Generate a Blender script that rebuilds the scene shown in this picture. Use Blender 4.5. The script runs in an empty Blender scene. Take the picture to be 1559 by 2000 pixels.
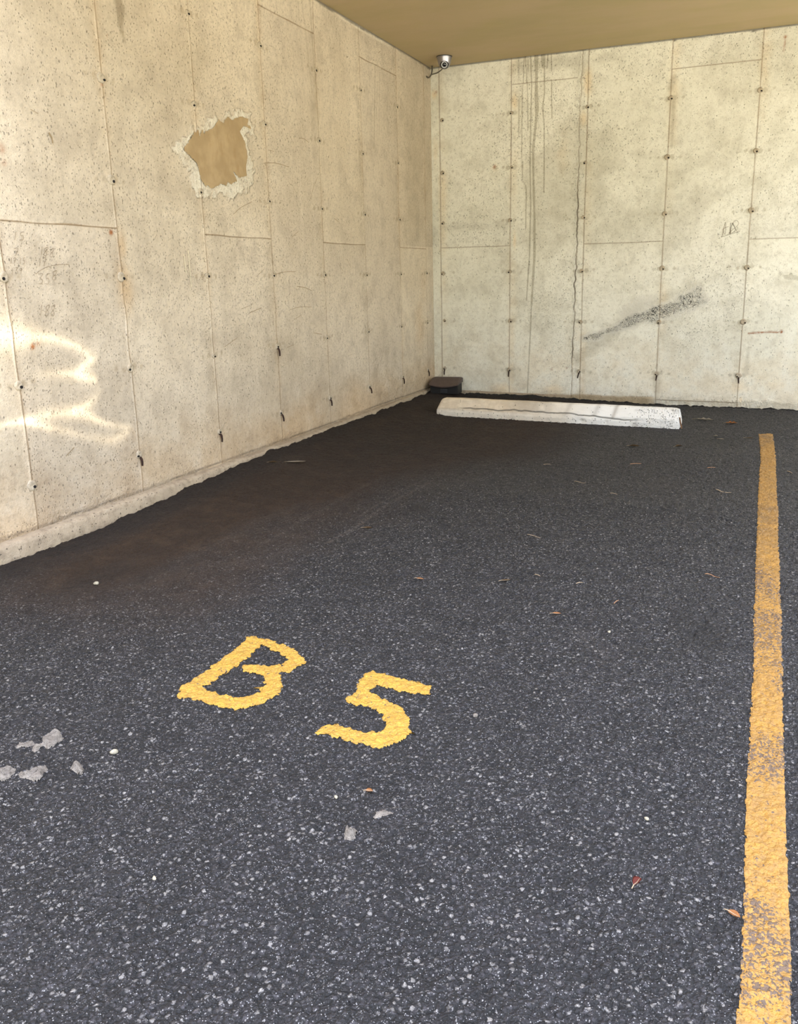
import bpy, bmesh, math, random
import numpy as np
from mathutils import Vector, Matrix

random.seed(5)
RNG = np.random.default_rng(7)
scn = bpy.context.scene
COL = scn.collection

# ------------------------------------------------------------------ camera
CAM = np.array([2.61777, -6.70539, 1.02519])
FPX, YAW, PITCH, ROLL = 1603.5, 0.392900, 0.238065, -0.0185324
PPX, PPY = 819.39, 929.01
CEIL = 2.655


def cam_axes():
    cy, sy, cp, sp = math.cos(YAW), math.sin(YAW), math.cos(PITCH), math.sin(PITCH)
    cr, sr = math.cos(ROLL), math.sin(ROLL)
    F = np.array([-sy*cp, cy*cp, -sp])
    R0 = np.array([cy, sy, 0.0])
    U0 = np.cross(R0, F)
    return cr*R0+sr*U0, -sr*R0+cr*U0, F


AR, AU, AF = cam_axes()
cd = bpy.data.cameras.new('camera')
cam = bpy.data.objects.new('camera', cd)
COL.objects.link(cam)
cam.matrix_world = Matrix(((AR[0], AU[0], -AF[0], CAM[0]), (AR[1], AU[1], -AF[1], CAM[1]),
                           (AR[2], AU[2], -AF[2], CAM[2]), (0, 0, 0, 1)))
cd.sensor_fit = 'VERTICAL'
cd.sensor_height = 24.0
cd.lens = FPX/2000*24.0
cd.shift_x = (779.5-PPX)/2000
cd.shift_y = (PPY-1000)/2000
cd.clip_start = 0.05
scn.camera = cam

# ------------------------------------------------------------------ world, sun, exposure
scn.view_settings.view_transform = 'Standard'
scn.view_settings.look = 'None'
scn.view_settings.gamma = 1.0
scn.view_settings.exposure = 1.62
scn.view_settings.use_curve_mapping = False
scn.cycles.max_bounces = 5
scn.cycles.diffuse_bounces = 3
scn.cycles.caustics_reflective = False
scn.cycles.caustics_refractive = False

world = bpy.data.worlds.new('sky')
scn.world = world
world.use_nodes = True
wn, wl = world.node_tree.nodes, world.node_tree.links
wn.clear()
wo = wn.new('ShaderNodeOutputWorld')
bg = wn.new('ShaderNodeBackground')
tc = wn.new('ShaderNodeTexCoord')
sx = wn.new('ShaderNodeSeparateXYZ')
cr_ = wn.new('ShaderNodeValToRGB')
wl.new(tc.outputs['Generated'], sx.inputs[0])
wl.new(sx.outputs['Z'], cr_.inputs[0])
els = cr_.color_ramp.elements
els[0].position = 0.0
els[0].color = (0.20, 0.21, 0.18, 1)
els[1].position = 0.9
els[1].color = (0.95, 1.02, 1.30, 1)
e = els.new(0.12)
e.color = (0.26, 0.28, 0.25, 1)
e = els.new(0.42)
e.color = (0.62, 0.68, 0.80, 1)
wl.new(cr_.outputs[0], bg.inputs[0])
bg.inputs[1].default_value = 2.0
wl.new(bg.outputs[0], wo.inputs[0])

sd = bpy.data.lights.new('sun', 'SUN')
sd.energy = 10.0
sd.color = (1.0, 0.955, 0.84)
sd.angle = math.radians(0.6)
sun = bpy.data.objects.new('sun', sd)
COL.objects.link(sun)
sun.rotation_euler = Vector((0.22, 0.62, 0.80)).to_track_quat('Z', 'Y').to_euler()


# ------------------------------------------------------------------ pixel -> place on a real surface
def ray(u, v):
    return AF + AR*(u-PPX)/FPX - AU*(v-PPY)/FPX


def onx(u, v, x=0.0):
    d = ray(u, v)
    return CAM + d*(x-CAM[0])/d[0]


def ony(u, v, y=0.0):
    d = ray(u, v)
    return CAM + d*(y-CAM[1])/d[1]


def onz(u, v, z=0.0):
    d = ray(u, v)
    return CAM + d*(z-CAM[2])/d[2]


# ------------------------------------------------------------------ numpy helpers
def smooth(t):
    t = np.clip(t, 0, 1)
    return t*t*(3-2*t)


def vnoise(u, v, scale, seed):
    r = np.random.default_rng(seed)
    N = 256
    g = r.random((N, N))
    a, b = np.asarray(u)*scale+1000.3, np.asarray(v)*scale+1000.7
    ia, ib = np.floor(a).astype(int), np.floor(b).astype(int)
    fa, fb = smooth(a-ia), smooth(b-ib)
    g00, g10 = g[ia % N, ib % N], g[(ia+1) % N, ib % N]
    g01, g11 = g[ia % N, (ib+1) % N], g[(ia+1) % N, (ib+1) % N]
    return (g00*(1-fa)+g10*fa)*(1-fb)+(g01*(1-fa)+g11*fa)*fb


def fbm(u, v, scale, seed, octs=3):
    s, a, t = 0, 1.0, 0
    for k in range(octs):
        s = s+a*vnoise(u, v, scale*2**k, seed+k)
        t += a
        a *= 0.5
    return s/t


def seg_dist(U, V, pts):
    """distance from points to a polyline, and the segment parameter along it"""
    best = np.full(np.shape(U), 1e9)
    for (a, b), (c, d) in zip(pts[:-1], pts[1:]):
        du, dv = c-a, d-b
        L = du*du+dv*dv+1e-12
        t = np.clip(((U-a)*du+(V-b)*dv)/L, 0, 1)
        best = np.minimum(best, np.hypot(U-a-t*du, V-b-t*dv))
    return best


def inside(U, V, poly):
    res = np.zeros(np.shape(U), bool)
    n = len(poly)
    for i in range(n):
        (x1, y1), (x2, y2) = poly[i], poly[(i+1) % n]
        if y1 == y2:
            continue
        c = ((y1 > V) != (y2 > V)) & (U < (x2-x1)*(V-y1)/(y2-y1)+x1)
        res ^= c
    return res


def poly_sd(U, V, poly):
    """signed distance, positive inside"""
    d = seg_dist(U, V, list(poly)+[poly[0]])
    return np.where(inside(U, V, poly), d, -d)


def np_mesh(name, co, quads, mat, parent=None, attrs=None, shade=True):
    me = bpy.data.meshes.new(name)
    me.vertices.add(len(co))
    me.vertices.foreach_set('co', np.asarray(co, np.float32).ravel())
    q = np.asarray(quads, np.int32)
    me.loops.add(q.size)
    me.loops.foreach_set('vertex_index', q.ravel())
    me.polygons.add(len(q))
    me.polygons.foreach_set('loop_start', np.arange(0, q.size, 4, dtype=np.int32))
    me.polygons.foreach_set('loop_total', np.full(len(q), 4, np.int32))
    me.polygons.foreach_set('use_smooth', np.full(len(q), shade, bool))
    me.update(calc_edges=True)
    me.validate()
    if attrs:
        for k, a in attrs.items():
            at = me.attributes.new(k, 'FLOAT', 'POINT')
            at.data.foreach_set('value', np.asarray(a, np.float32).ravel())
    me.materials.append(mat)
    o = bpy.data.objects.new(name, me)
    COL.objects.link(o)
    if parent:
        o.parent = parent
    return o


def grid_quads(nu, nv, flip=False):
    i, j = np.meshgrid(np.arange(nu-1), np.arange(nv-1), indexing='ij')
    a = (i*nv+j).ravel()
    q = np.stack([a, a+nv, a+nv+1, a+1], 1)
    return q[:, ::-1] if flip else q


def bm_obj(name, bm, mat, parent=None, smooth_=False, mats=None):
    me = bpy.data.meshes.new(name)
    bmesh.ops.recalc_face_normals(bm, faces=bm.faces)
    bm.to_mesh(me)
    bm.free()
    for m in (mats or [mat]):
        me.materials.append(m)
    if smooth_:
        me.polygons.foreach_set('use_smooth', [True]*len(me.polygons))
    o = bpy.data.objects.new(name, me)
    COL.objects.link(o)
    if parent:
        o.parent = parent
    return o


def tag(o, label=None, cat=None, group=None, kind=None):
    if label: o['label'] = label
    if cat: o['category'] = cat
    if group: o['group'] = group
    if kind: o['kind'] = kind
    return o


def empty(name, loc=(0, 0, 0), rz=0.0):
    o = bpy.data.objects.new(name, None)
    COL.objects.link(o)
    o.location = loc
    o.rotation_euler = (0, 0, rz)
    o.empty_display_size = 0.1
    return o


def tube(bm, pts, rads, n=8, cap=True):
    rings = []
    pts = [Vector(p) for p in pts]
    for i, p in enumerate(pts):
        d = (pts[min(i+1, len(pts)-1)]-pts[max(i-1, 0)]).normalized()
        up = Vector((0, 0, 1)) if abs(d.z) < 0.9 else Vector((1, 0, 0))
        a = d.cross(up).normalized()
        b = d.cross(a)
        r = rads[i] if hasattr(rads, '__len__') else rads
        rings.append([bm.verts.new(p+(a*math.cos(t)+b*math.sin(t))*r) for t in [2*math.pi*k/n for k in range(n)]])
    for r0, r1 in zip(rings[:-1], rings[1:]):
        for k in range(n):
            bm.faces.new((r0[k], r0[(k+1) % n], r1[(k+1) % n], r1[k]))
    if cap:
        bm.faces.new(rings[0])
        bm.faces.new(rings[-1][::-1])


def lathe(bm, prof, n=32, loc=(0, 0, 0), M=None):
    rings = []
    for r, z in prof:
        rings.append([bm.verts.new(Vector((r*math.cos(2*math.pi*k/n), r*math.sin(2*math.pi*k/n), z))) for k in range(n)])
    for r0, r1 in zip(rings[:-1], rings[1:]):
        for k in range(n):
            bm.faces.new((r0[k], r0[(k+1) % n], r1[(k+1) % n], r1[k]))
    bm.faces.new(rings[0][::-1])
    bm.faces.new(rings[-1])
    vs = [v for r in rings for v in r]
    for v in vs:
        if M is not None: v.co = M @ v.co
        v.co += Vector(loc)


# ------------------------------------------------------------------ node helpers
class NT:
    def __init__(s, name):
        s.m = bpy.data.materials.new(name)
        s.m.use_nodes = True
        s.n, s.l = s.m.node_tree.nodes, s.m.node_tree.links
        s.n.clear()
        s.out = s.n.new('ShaderNodeOutputMaterial')
        s.b = s.n.new('ShaderNodeBsdfPrincipled')
        s.l.new(s.b.outputs[0], s.out.inputs[0])
        s.tc = s.n.new('ShaderNodeTexCoord').outputs['Object']

    def put(s, sock, v):
        if isinstance(v, (int, float)):
            sock.default_value = v
        elif isinstance(v, (tuple, list)):
            sock.default_value = tuple(v) if len(v) == len(sock.default_value) else (*v, 1)
        else:
            s.l.new(v, sock)

    def math(s, op, a, b=0.0, c=None, clamp=False):
        n = s.n.new('ShaderNodeMath')
        n.operation = op
        n.use_clamp = clamp
        s.put(n.inputs[0], a)
        s.put(n.inputs[1], b)
        if c is not None: s.put(n.inputs[2], c)
        return n.outputs[0]

    def mix(s, f, a, b, blend='MIX'):
        n = s.n.new('ShaderNodeMix')
        n.data_type = 'RGBA'
        n.blend_type = blend
        n.clamp_factor = True
        s.put(n.inputs[0], f)
        s.put(n.inputs[6], a)
        s.put(n.inputs[7], b)
        return n.outputs[2]

    def noise(s, scale, detail=3, rough=0.55, vec=None, dist=0.0):
        n = s.n.new('ShaderNodeTexNoise')
        s.l.new(vec or s.tc, n.inputs['Vector'])
        n.inputs['Scale'].default_value = scale
        n.inputs['Detail'].default_value = detail
        n.inputs['Roughness'].default_value = rough
        n.inputs['Distortion'].default_value = dist
        return n.outputs[0]

    def voro(s, scale, feature='F1', vec=None, rand=1.0):
        n = s.n.new('ShaderNodeTexVoronoi')
        n.feature = feature
        s.l.new(vec or s.tc, n.inputs['Vector'])
        n.inputs['Scale'].default_value = scale
        n.inputs['Randomness'].default_value = rand
        return n.outputs

    def mapv(s, scale=(1, 1, 1), loc=(0, 0, 0), vec=None):
        n = s.n.new('ShaderNodeMapping')
        s.l.new(vec or s.tc, n.inputs[0])
        n.inputs['Scale'].default_value = scale
        n.inputs['Location'].default_value = loc
        return n.outputs[0]

    def attr(s, name):
        n = s.n.new('ShaderNodeAttribute')
        n.attribute_name = name
        return n.outputs['Fac']

    def step(s, v, lo, hi):
        n = s.n.new('ShaderNodeMapRange')
        n.interpolation_type = 'SMOOTHSTEP'
        s.put(n.inputs[0], v)
        n.inputs[1].default_value = lo
        n.inputs[2].default_value = hi
        return n.outputs[0]

    def rgb(s, sock):
        n = s.n.new('ShaderNodeSeparateColor')
        s.l.new(sock, n.inputs[0])
        return n.outputs

    def bump(s, h, dist, strength=1.0, prev=None):
        n = s.n.new('ShaderNodeBump')
        s.put(n.inputs['Height'], h)
        n.inputs['Distance'].default_value = dist
        n.inputs['Strength'].default_value = strength
        if prev is not None: s.l.new(prev, n.inputs['Normal'])
        return n.outputs[0]

    def done(s, col, rough=0.8, normal=None, spec=0.3, metal=0.0):
        s.put(s.b.inputs['Base Color'], col)
        s.put(s.b.inputs['Roughness'], rough)
        s.b.inputs['Specular IOR Level'].default_value = spec
        s.b.inputs['Metallic'].default_value = metal
        if normal is not None: s.l.new(normal, s.b.inputs['Normal'])
        return s.m


def srgb(r, g, b):
    f = lambda c: (c/255/12.92) if c/255 <= 0.04045 else ((c/255+0.055)/1.055)**2.4
    return (f(r), f(g), f(b))


# ------------------------------------------------------------------ materials
def concrete_wall(name, base, light, dark, seed):
    t = NT(name)
    off = t.mapv((1, 1, 1), (seed, seed*0.7, seed*1.3))
    vs = t.mapv((6, 6, 0.55), (seed, 0, 0))
    n1 = t.noise(1.1, 4, 0.6, off)
    n2 = t.noise(7, 5, 0.65, off)
    n3 = t.noise(45, 4, 0.7, off)
    st = t.noise(2.2, 4, 0.6, vs)
    fine = t.noise(260, 2, 0.6, off)
    c = t.mix(t.step(n1, 0.35, 0.68), base, light)
    c = t.mix(t.math('MULTIPLY', t.step(n2, 0.45, 0.72), 0.55), c, dark)
    c = t.mix(t.math('MULTIPLY', t.step(st, 0.48, 0.72), 0.40), c, light)
    c = t.mix(t.math('MULTIPLY', t.step(n3, 0.46, 0.70), 0.60), c, dark)
    c = t.mix(t.math('MULTIPLY', t.step(t.noise(110, 3, .7, off), 0.48, 0.72), 0.45), c, dark)
    c = t.mix(t.math('MULTIPLY', t.step(t.noise(80, 3, .7, t.mapv((1, 1, 1), (seed, 7, 1))), 0.52, 0.75), 0.5), c, light)
    c = t.mix(t.math('MULTIPLY', t.step(fine, 0.5, 0.8), 0.25), c, dark)
    c = t.mix(t.math('MULTIPLY', t.step(t.noise(20, 3, 0.6, t.mapv((1, 1, .8), (9+seed, 0, 3))), .56, .75), .45), c, light)
    # tone of each form panel
    tone = t.attr('tone')
    c = t.mix(1.0, c, t.mix(tone, (0.80, 0.79, 0.80), (1.08, 1.07, 1.04)), 'MULTIPLY')
    # stains
    g = t.math('MULTIPLY', t.attr('grey'), t.step(t.math('ADD', n2, t.math('MULTIPLY', t.attr('grey'), 0.35)), 0.38, 0.72))
    c = t.mix(t.math('MULTIPLY', g, 0.85), c, t.mix(1.0, c, (0.70, 0.685, 0.65), 'MULTIPLY'))
    r = t.math('MULTIPLY', t.attr('rust'), t.step(t.math('ADD', n2, t.math('MULTIPLY', t.attr('rust'), 0.5)), 0.35, 0.85))
    c = t.mix(t.math('MULTIPLY', r, 0.75, clamp=True), c, t.mix(1.0, c, (1.02, 0.78, 0.50), 'MULTIPLY'))
    sp = t.math('MULTIPLY', t.attr('spot'), t.step(n3, 0.25, 0.55))
    c = t.mix(sp, c, srgb(150, 88, 38))
    wh = t.math('MULTIPLY', t.attr('white'), t.step(t.math('ADD', t.math('MULTIPLY', t.math('ADD', n3, n2), .5), t.math('MULTIPLY', t.attr('white'), 0.3)), 0.62, 0.90))
    c = t.mix(wh, c, srgb(238, 230, 212))
    dr = t.attr('drip')
    c = t.mix(t.math('MULTIPLY', dr, 0.75), c, t.mix(1.0, c, (0.50, 0.47, 0.40), 'MULTIPLY'))
    # bug holes: sparse everywhere, dense where 'pit' is high, drawn out downwards
    pv = t.mapv((1, 1, 0.62), (seed*2, 0, 0))
    v = t.voro(100, 'F1', pv)
    vc = t.rgb(v['Color'])
    dens = t.math('MULTIPLY_ADD', t.attr('pit'), 0.55, 0.045)
    hole = t.math('MULTIPLY', t.math('LESS_THAN', vc[0], dens), t.math('SUBTRACT', 1.0, t.step(t.math('DIVIDE', v['Distance'], t.math('MULTIPLY_ADD', vc[1], .26, .09)), 0.6, 1.0)))
    v2 = t.voro(190, 'F1', pv)
    vc2 = t.rgb(v2['Color'])
    hole2 = t.math('MULTIPLY', t.math('LESS_THAN', vc2[0], t.math('MULTIPLY_ADD', t.attr('pit'), .3, .06)), t.math('SUBTRACT', 1.0, t.step(v2['Distance'], 0.18, 0.34)))
    hole = t.math('MAXIMUM', hole, hole2)
    c = t.mix(t.math('MULTIPLY', hole, 0.50), c, (0.13, 0.11, 0.085))
    # stone-nest honeycombing
    hv = t.voro(80, 'DISTANCE_TO_EDGE', t.mapv((1, 1, 1), (0, 0, 0)))
    comb = t.attr('comb')
    gap = t.math('MULTIPLY', t.math('SUBTRACT', 1.0, t.step(hv['Distance'], 0.02, 0.14)), t.step(t.math('ADD', comb, t.math('MULTIPLY_ADD', n3, 1.0, -0.5)), 0.62, 1.05))
    hc = t.voro(80, 'F1', t.mapv((1, 1, 1), (0, 0, 0)))
    gap = t.math('MULTIPLY', gap, t.step(t.math('ADD', t.noise(14, 3, .6), t.math('MULTIPLY', t.rgb(hc['Color'])[0], .5)), .55, .75))
    c = t.mix(t.math('MULTIPLY', t.step(comb, .2, .6), 0.7), c, srgb(226, 222, 210))
    c = t.mix(t.math('MULTIPLY', gap, .95), c, (0.035, 0.033, 0.032))
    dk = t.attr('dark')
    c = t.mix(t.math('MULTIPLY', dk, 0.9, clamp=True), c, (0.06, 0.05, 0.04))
    se = t.attr('seam')
    c = t.mix(t.math('MULTIPLY', se, .75, clamp=True), c, srgb(128, 100, 66))
    # relief
    h = t.math('MULTIPLY_ADD', n3, 0.9, t.math('MULTIPLY', fine, 0.5))
    h = t.math('ADD', h, t.math('MULTIPLY', n2, 0.8))
    h = t.math('SUBTRACT', h, t.math('MULTIPLY', hole, 1.6))
    h = t.math('SUBTRACT', h, t.math('MULTIPLY', gap, 3.5))
    h = t.math('ADD', h, t.math('MULTIPLY', t.math('MULTIPLY', t.attr('rough'), n3), 5.0))
    nb = t.bump(h, 0.0028)
    return t.done(c, 0.88, nb, 0.25)


M_LEFT = concrete_wall('concrete_left', srgb(206, 192, 170), srgb(224, 211, 190), srgb(176, 163, 145), 3.0)
M_BACK = concrete_wall('concrete_back', srgb(236, 234, 220), srgb(247, 245, 233), srgb(206, 202, 186), 11.0)


def simple_concrete(name, a, b, c_, scale=1.0, bump=0.002, pit=0.06):
    t = NT(name)
    n1, n2, n3 = t.noise(5*scale, 4, .6), t.noise(30*scale, 4, .7), t.noise(160*scale, 2, .6)
    c = t.mix(t.step(n1, .35, .65), a, b)
    c = t.mix(t.math('MULTIPLY', t.step(n2, .45, .7), .6), c, c_)
    v = t.voro(110*scale)
    vc = t.rgb(v['Color'])
    hole = t.math('MULTIPLY', t.math('LESS_THAN', vc[0], pit), t.math('SUBTRACT', 1.0, t.step(v['Distance'], .15, .35)))
    c = t.mix(t.math('MULTIPLY', hole, .7), c, (.08, .07, .06))
    h = t.math('MULTIPLY_ADD', n2, 1.0, t.math('MULTIPLY_ADD', n3, .6, t.math('MULTIPLY', hole, -1.2)))
    return t.done(c, .9, t.bump(h, bump), .2)


M_CURB = simple_concrete('curb_concrete', srgb(160, 144, 122), srgb(176, 160, 136), srgb(124, 110, 92), 1.0, .004, .14)
M_PLUG = simple_concrete('tie_plug_mortar', srgb(186, 172, 150), srgb(205, 192, 170), srgb(140, 128, 112), 3)
M_SPLAT = simple_concrete('mortar_crumb', srgb(128, 120, 110), srgb(156, 148, 136), srgb(66, 60, 55), 4, .006, .22)
M_PEBBLE = simple_concrete('pale_pebble', srgb(160, 152, 130), srgb(178, 170, 150), srgb(120, 112, 95), 4)


def mk_patch():
    t = NT('smooth_tan_mortar')
    n1, n2 = t.noise(8, 4, .6), t.noise(40, 3, .6, t.mapv((1, 1, .4)))
    c = t.mix(t.step(n1, .35, .65), srgb(164, 140, 104), srgb(180, 156, 119))
    c = t.mix(t.math('MULTIPLY', t.step(n2, .5, .75), .5), c, srgb(160, 130, 90))
    return t.done(c, .75, t.bump(t.math('ADD', n2, n1), .0015), .3)


M_PATCH = mk_patch()


def asphalt_height(t):
    nz = t.n.new('ShaderNodeTexNoise')
    t.l.new(t.tc, nz.inputs['Vector'])
    nz.inputs['Scale'].default_value = 120
    nz.inputs['Detail'].default_value = 3
    vm = t.n.new('ShaderNodeVectorMath')
    vm.operation = 'MULTIPLY_ADD'
    t.l.new(nz.outputs['Color'], vm.inputs[0])
    vm.inputs[1].default_value = (.010, .010, .010)
    t.l.new(t.tc, vm.inputs[2])
    v = t.voro(118, 'F1', vm.outputs[0])
    v2 = t.voro(260, 'F1', t.mapv((1, 1, 1), (3, 5, 1), vm.outputs[0]))
    big = t.noise(30, 3, .6)
    h = t.math('SUBTRACT', 1.0, v['Distance'])
    h = t.math('MULTIPLY_ADD', t.math('SUBTRACT', 1.0, v2['Distance']), .45, h)
    h = t.math('MULTIPLY_ADD', t.rgb(v['Color'])[2], .7, h)
    h = t.math('MULTIPLY_ADD', big, 1.2, h)
    return v, v2, h


def mk_asphalt():
    t = NT('asphalt')
    v, v2, h = asphalt_height(t)
    vc, vc2 = t.rgb(v['Color']), t.rgb(v2['Color'])
    n1 = t.noise(1.6, 4, .6)
    n2 = t.noise(9, 4, .65)
    c = t.mix(t.step(n2, .35, .7), (.0120, .0108, .0112), (.0225, .0205, .0212))
    # stones: worn tops showing through the binder
    top = t.math('SUBTRACT', 1.0, t.step(v['Distance'], .25, .55))
    lightst = t.math('MULTIPLY', t.step(vc[0], .80, .96), top)
    c = t.mix(t.math('MULTIPLY', lightst, .75), c, t.mix(vc[1], (.16, .150, .140), (.42, .39, .34)))
    midst = t.math('MULTIPLY', t.step(vc[1], .50, .98), top)
    c = t.mix(t.math('MULTIPLY', midst, .5), c, (.088, .082, .086))
    fin = t.math('MULTIPLY', t.math('GREATER_THAN', vc2[0], .82), t.math('SUBTRACT', 1.0, t.step(v2['Distance'], .2, .45)))
    c = t.mix(t.math('MULTIPLY', fin, .7), c, (.26, .25, .24))
    v3 = t.voro(430, 'F1', t.mapv((1, 1, 1), (7, 2, 4)))
    fin3 = t.math('MULTIPLY', t.math('GREATER_THAN', t.rgb(v3['Color'])[0], .90), t.math('SUBTRACT', 1.0, t.step(v3['Distance'], .3, .5)))
    c = t.mix(t.math('MULTIPLY', fin3, .75), c, (.42, .41, .40))
    gap = t.step(v['Distance'], .42, .70)
    c = t.mix(t.math('MULTIPLY', gap, .68), c, (.005, .0055, .0055))
    # brown silt and oily stains, both with painted far-floor shade; pale scuffs
    dust_shade = t.attr('dust_shade')
    dm = t.math('MULTIPLY', dust_shade, t.step(t.math('ADD', n2, t.math('MULTIPLY', dust_shade, .6)), .25, .7))
    c = t.mix(t.math('MULTIPLY', dm, .95), c, t.mix(t.step(n2, .4, .7), (.026, .0130, .0045), (.046, .0250, .0105)))
    sc = t.math('MULTIPLY', t.attr('scuff'), t.step(t.noise(70, 3, .7), .42, .62))
    c = t.mix(t.math('MULTIPLY', sc, .55), c, (.13, .105, .085))
    ol = t.math('MULTIPLY', t.attr('oil_shade'), t.step(t.math('ADD', n2, t.math('MULTIPLY', t.attr('oil_shade'), .6)), .4, .8))
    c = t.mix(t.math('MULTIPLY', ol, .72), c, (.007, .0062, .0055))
    rough = t.math('MULTIPLY_ADD', dm, .28, t.math('MULTIPLY_ADD', n1, .2, .55))
    return t.done(c, rough, t.bump(h, .0070), .38)


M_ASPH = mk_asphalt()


def mk_paint(name, col, col2, wear):
    t = NT(name)
    v, v2, h = asphalt_height(t)
    n2, n3 = t.noise(9, 4, .6), t.noise(60, 3, .6)
    c = t.mix(t.step(n3, .35, .7), col, col2)
    gap = t.step(v['Distance'], .50, .80)
    vc = t.rgb(v['Color'])
    w = t.attr('wear')
    miss = t.math('MULTIPLY', gap, .55)
    miss2 = t.math('LESS_THAN', t.math('MULTIPLY_ADD', t.rgb(v2['Color'])[0], .6, t.math('MULTIPLY', vc[0], .4)), t.math('MULTIPLY', w, wear))
    c = t.mix(t.math('MULTIPLY', miss, .55), c, (.20, .13, .05))
    c = t.mix(t.math('MULTIPLY', miss2, .8), c, (.060, .052, .055))
    dirt = t.math('MULTIPLY', t.attr('dirt'), t.step(n2, .3, .7))
    c = t.mix(t.math('MULTIPLY', dirt, .7), c, srgb(118, 92, 58))
    return t.done(c, .62, t.bump(h, .0036), .4)


M_PAINT = mk_paint('yellow_traffic_paint', srgb(188, 147, 58), srgb(172, 131, 52), .16)
M_LINE = mk_paint('worn_yellow_line_paint', srgb(170, 126, 54), srgb(150, 112, 56), .48)


def mk_ceiling():
    t = NT('painted_soffit')
    n1 = t.noise(1.2, 3, .6, t.mapv((1, 2.5, 1)))
    n2 = t.noise(5, 4, .6)
    c = t.mix(t.step(n1, .3, .7), srgb(178, 161, 122), srgb(188, 167, 133))
    c = t.mix(t.math('MULTIPLY', t.step(n2, .45, .7), .25), c, srgb(184, 168, 120))
    return t.done(c, .7, t.bump(t.math('MULTIPLY_ADD', t.noise(80, 3, .6), .4, n2), .0015), .3)


M_CEIL = mk_ceiling()


def plain(name, col, rough=.6, metal=0.0, spec=.4, nscale=60, var=.25, bump=0.0006):
    t = NT(name)
    n = t.noise(nscale, 3, .6)
    c = t.mix(t.math('MULTIPLY', t.step(n, .35, .7), var), col, tuple(x*.35 for x in col))
    return t.done(c, rough, t.bump(n, bump), spec, metal)


M_HOLE = plain('dark_hole', (.010, .008, .007), .9, var=.1)
M_RUST = plain('rusty_iron', (.035, .014, .008), .8, var=.6, nscale=200)
M_RUSTB = plain('orange_rusty_bar', srgb(112, 82, 54), .8, var=.5, nscale=90)
M_BOXLID = plain('brown_plastic', srgb(84, 70, 64), .55, var=.25, nscale=25)
M_BOXBODY = plain('black_plastic', (.006, .005, .005), .6, var=.3)
M_METAL = plain('grey_metal', (.36, .35, .38), .32, .85, var=.15)
M_DARKMET = plain('dark_housing', (.03, .03, .035), .4, .3)
M_LENS = plain('lens_glass', (.004, .004, .006), .08, 0, .8, bump=0)
M_RING = plain('led_ring', (.62, .62, .64), .4, .2, bump=0)
M_CABLE = plain('grey_cable', srgb(92, 84, 70), .6)
M_PENCIL = plain('pencil_line', srgb(128, 110, 84), .9)
M_SCRATCH = plain('wall_scratch', srgb(150, 130, 98), .9)
M_WSCR = plain('pale_scrape', srgb(236, 226, 196), .9)
M_BLACKDIRT = plain('black_soil', (.012, .010, .008), .95, nscale=150, var=.5, bump=.004)
M_LEAF_O = plain('dry_leaf_orange', srgb(176, 118, 66), .7, nscale=150)
M_LEAF_R = plain('dry_leaf_red', srgb(128, 62, 50), .6, nscale=150)
M_LEAF_B = plain('dry_leaf_brown', srgb(96, 74, 46), .8, nscale=150)
M_LEAF_P = plain('bleached_leaf', srgb(178, 166, 146), .8, nscale=150)
M_TWIG = plain('dry_twig', srgb(168, 148, 120), .8, nscale=150)
M_NEEDLE = plain('dry_needle', srgb(176, 132, 96), .8, nscale=150)


# ------------------------------------------------------------------ walls
LZ = lambda u, v: tuple(onx(u, v)[[1, 2]])     # left wall px -> (y, z)
BX = lambda u, v: tuple(ony(u, v)[[0, 2]])     # back wall px -> (x, z)
C1 = lambda u, v: (u*.28864, v*.28864)
C2 = lambda u, v: (400+u*.28864, v*.28864)
C3 = lambda u, v: (u*.28995, 540+v*.29)
C4 = lambda u, v: (400+u*.28864, 500+v*.28864)
C5 = lambda u, v: (820+u*.24374, 60+v*.24374)
C6 = lambda u, v: (1180+u*.25, v*.25)
C7 = lambda u, v: (820+u*.24374, 460+v*.24374)
C8 = lambda u, v: (1180+u*.2431, 460+v*.2431)


def axis(lo, hi, base, fine):
    """grid positions: 'base' spacing with 'fine' = [(centre_lo, centre_hi, step)]"""
    a = [np.arange(lo, hi+1e-6, base)]
    for f0, f1, s in fine:
        a.append(np.arange(f0, f1, s))
    a = np.unique(np.round(np.concatenate(a), 4))
    a = a[(a >= lo) & (a <= hi)]
    keep = [a[0]]
    for x in a[1:]:
        if x-keep[-1] > .0011: keep.append(x)
    keep[-1] = hi
    return np.array(keep)


def seam_profile(dist, w):
    return np.exp(-(dist/w)**2)


Y_S = dict(A=-4.387, B=-3.770, C=-3.150, D=-2.534, E=-1.923, F=-1.312, G=-.704, H=-.162)
LH = []     # horizontal joints on the left wall (y0, y1, z)
for a, b, px in [('A', 'B', (110, 438)), ('C', 'D', (460, 462.5)), ('E', 'F', (670, 476)), ('G', 'H', (806, 485))]:
    LH.append((Y_S[a], Y_S[b], LZ(*px)[1]))
for a, b, px in [('D', 'E', (556, 36)), ('F', 'G', (738, 130))]:
    LH.append((Y_S[a], Y_S[b], LZ(*px)[1]))
LH.append((-5.6, Y_S['A'], LH[4][2]))
X_S = dict(I=.075, J=.6786, X=1.195, K=1.2786, L=1.8826, M=2.489)
BH = []
for a, b, px in [('I', 'J', (930, 482)), ('J', 'X', (1068, 158)), ('K', 'L', (1220, 474)), ('L', 'M', (1400, 126)), ('M', None, (1500, 466))]:
    BH.append((X_S[a], X_S[b] if b else 3.1, BX(*px)[1]))
BH.append((X_S['L'], X_S['M'], BX(1360, 784)[1]))

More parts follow.
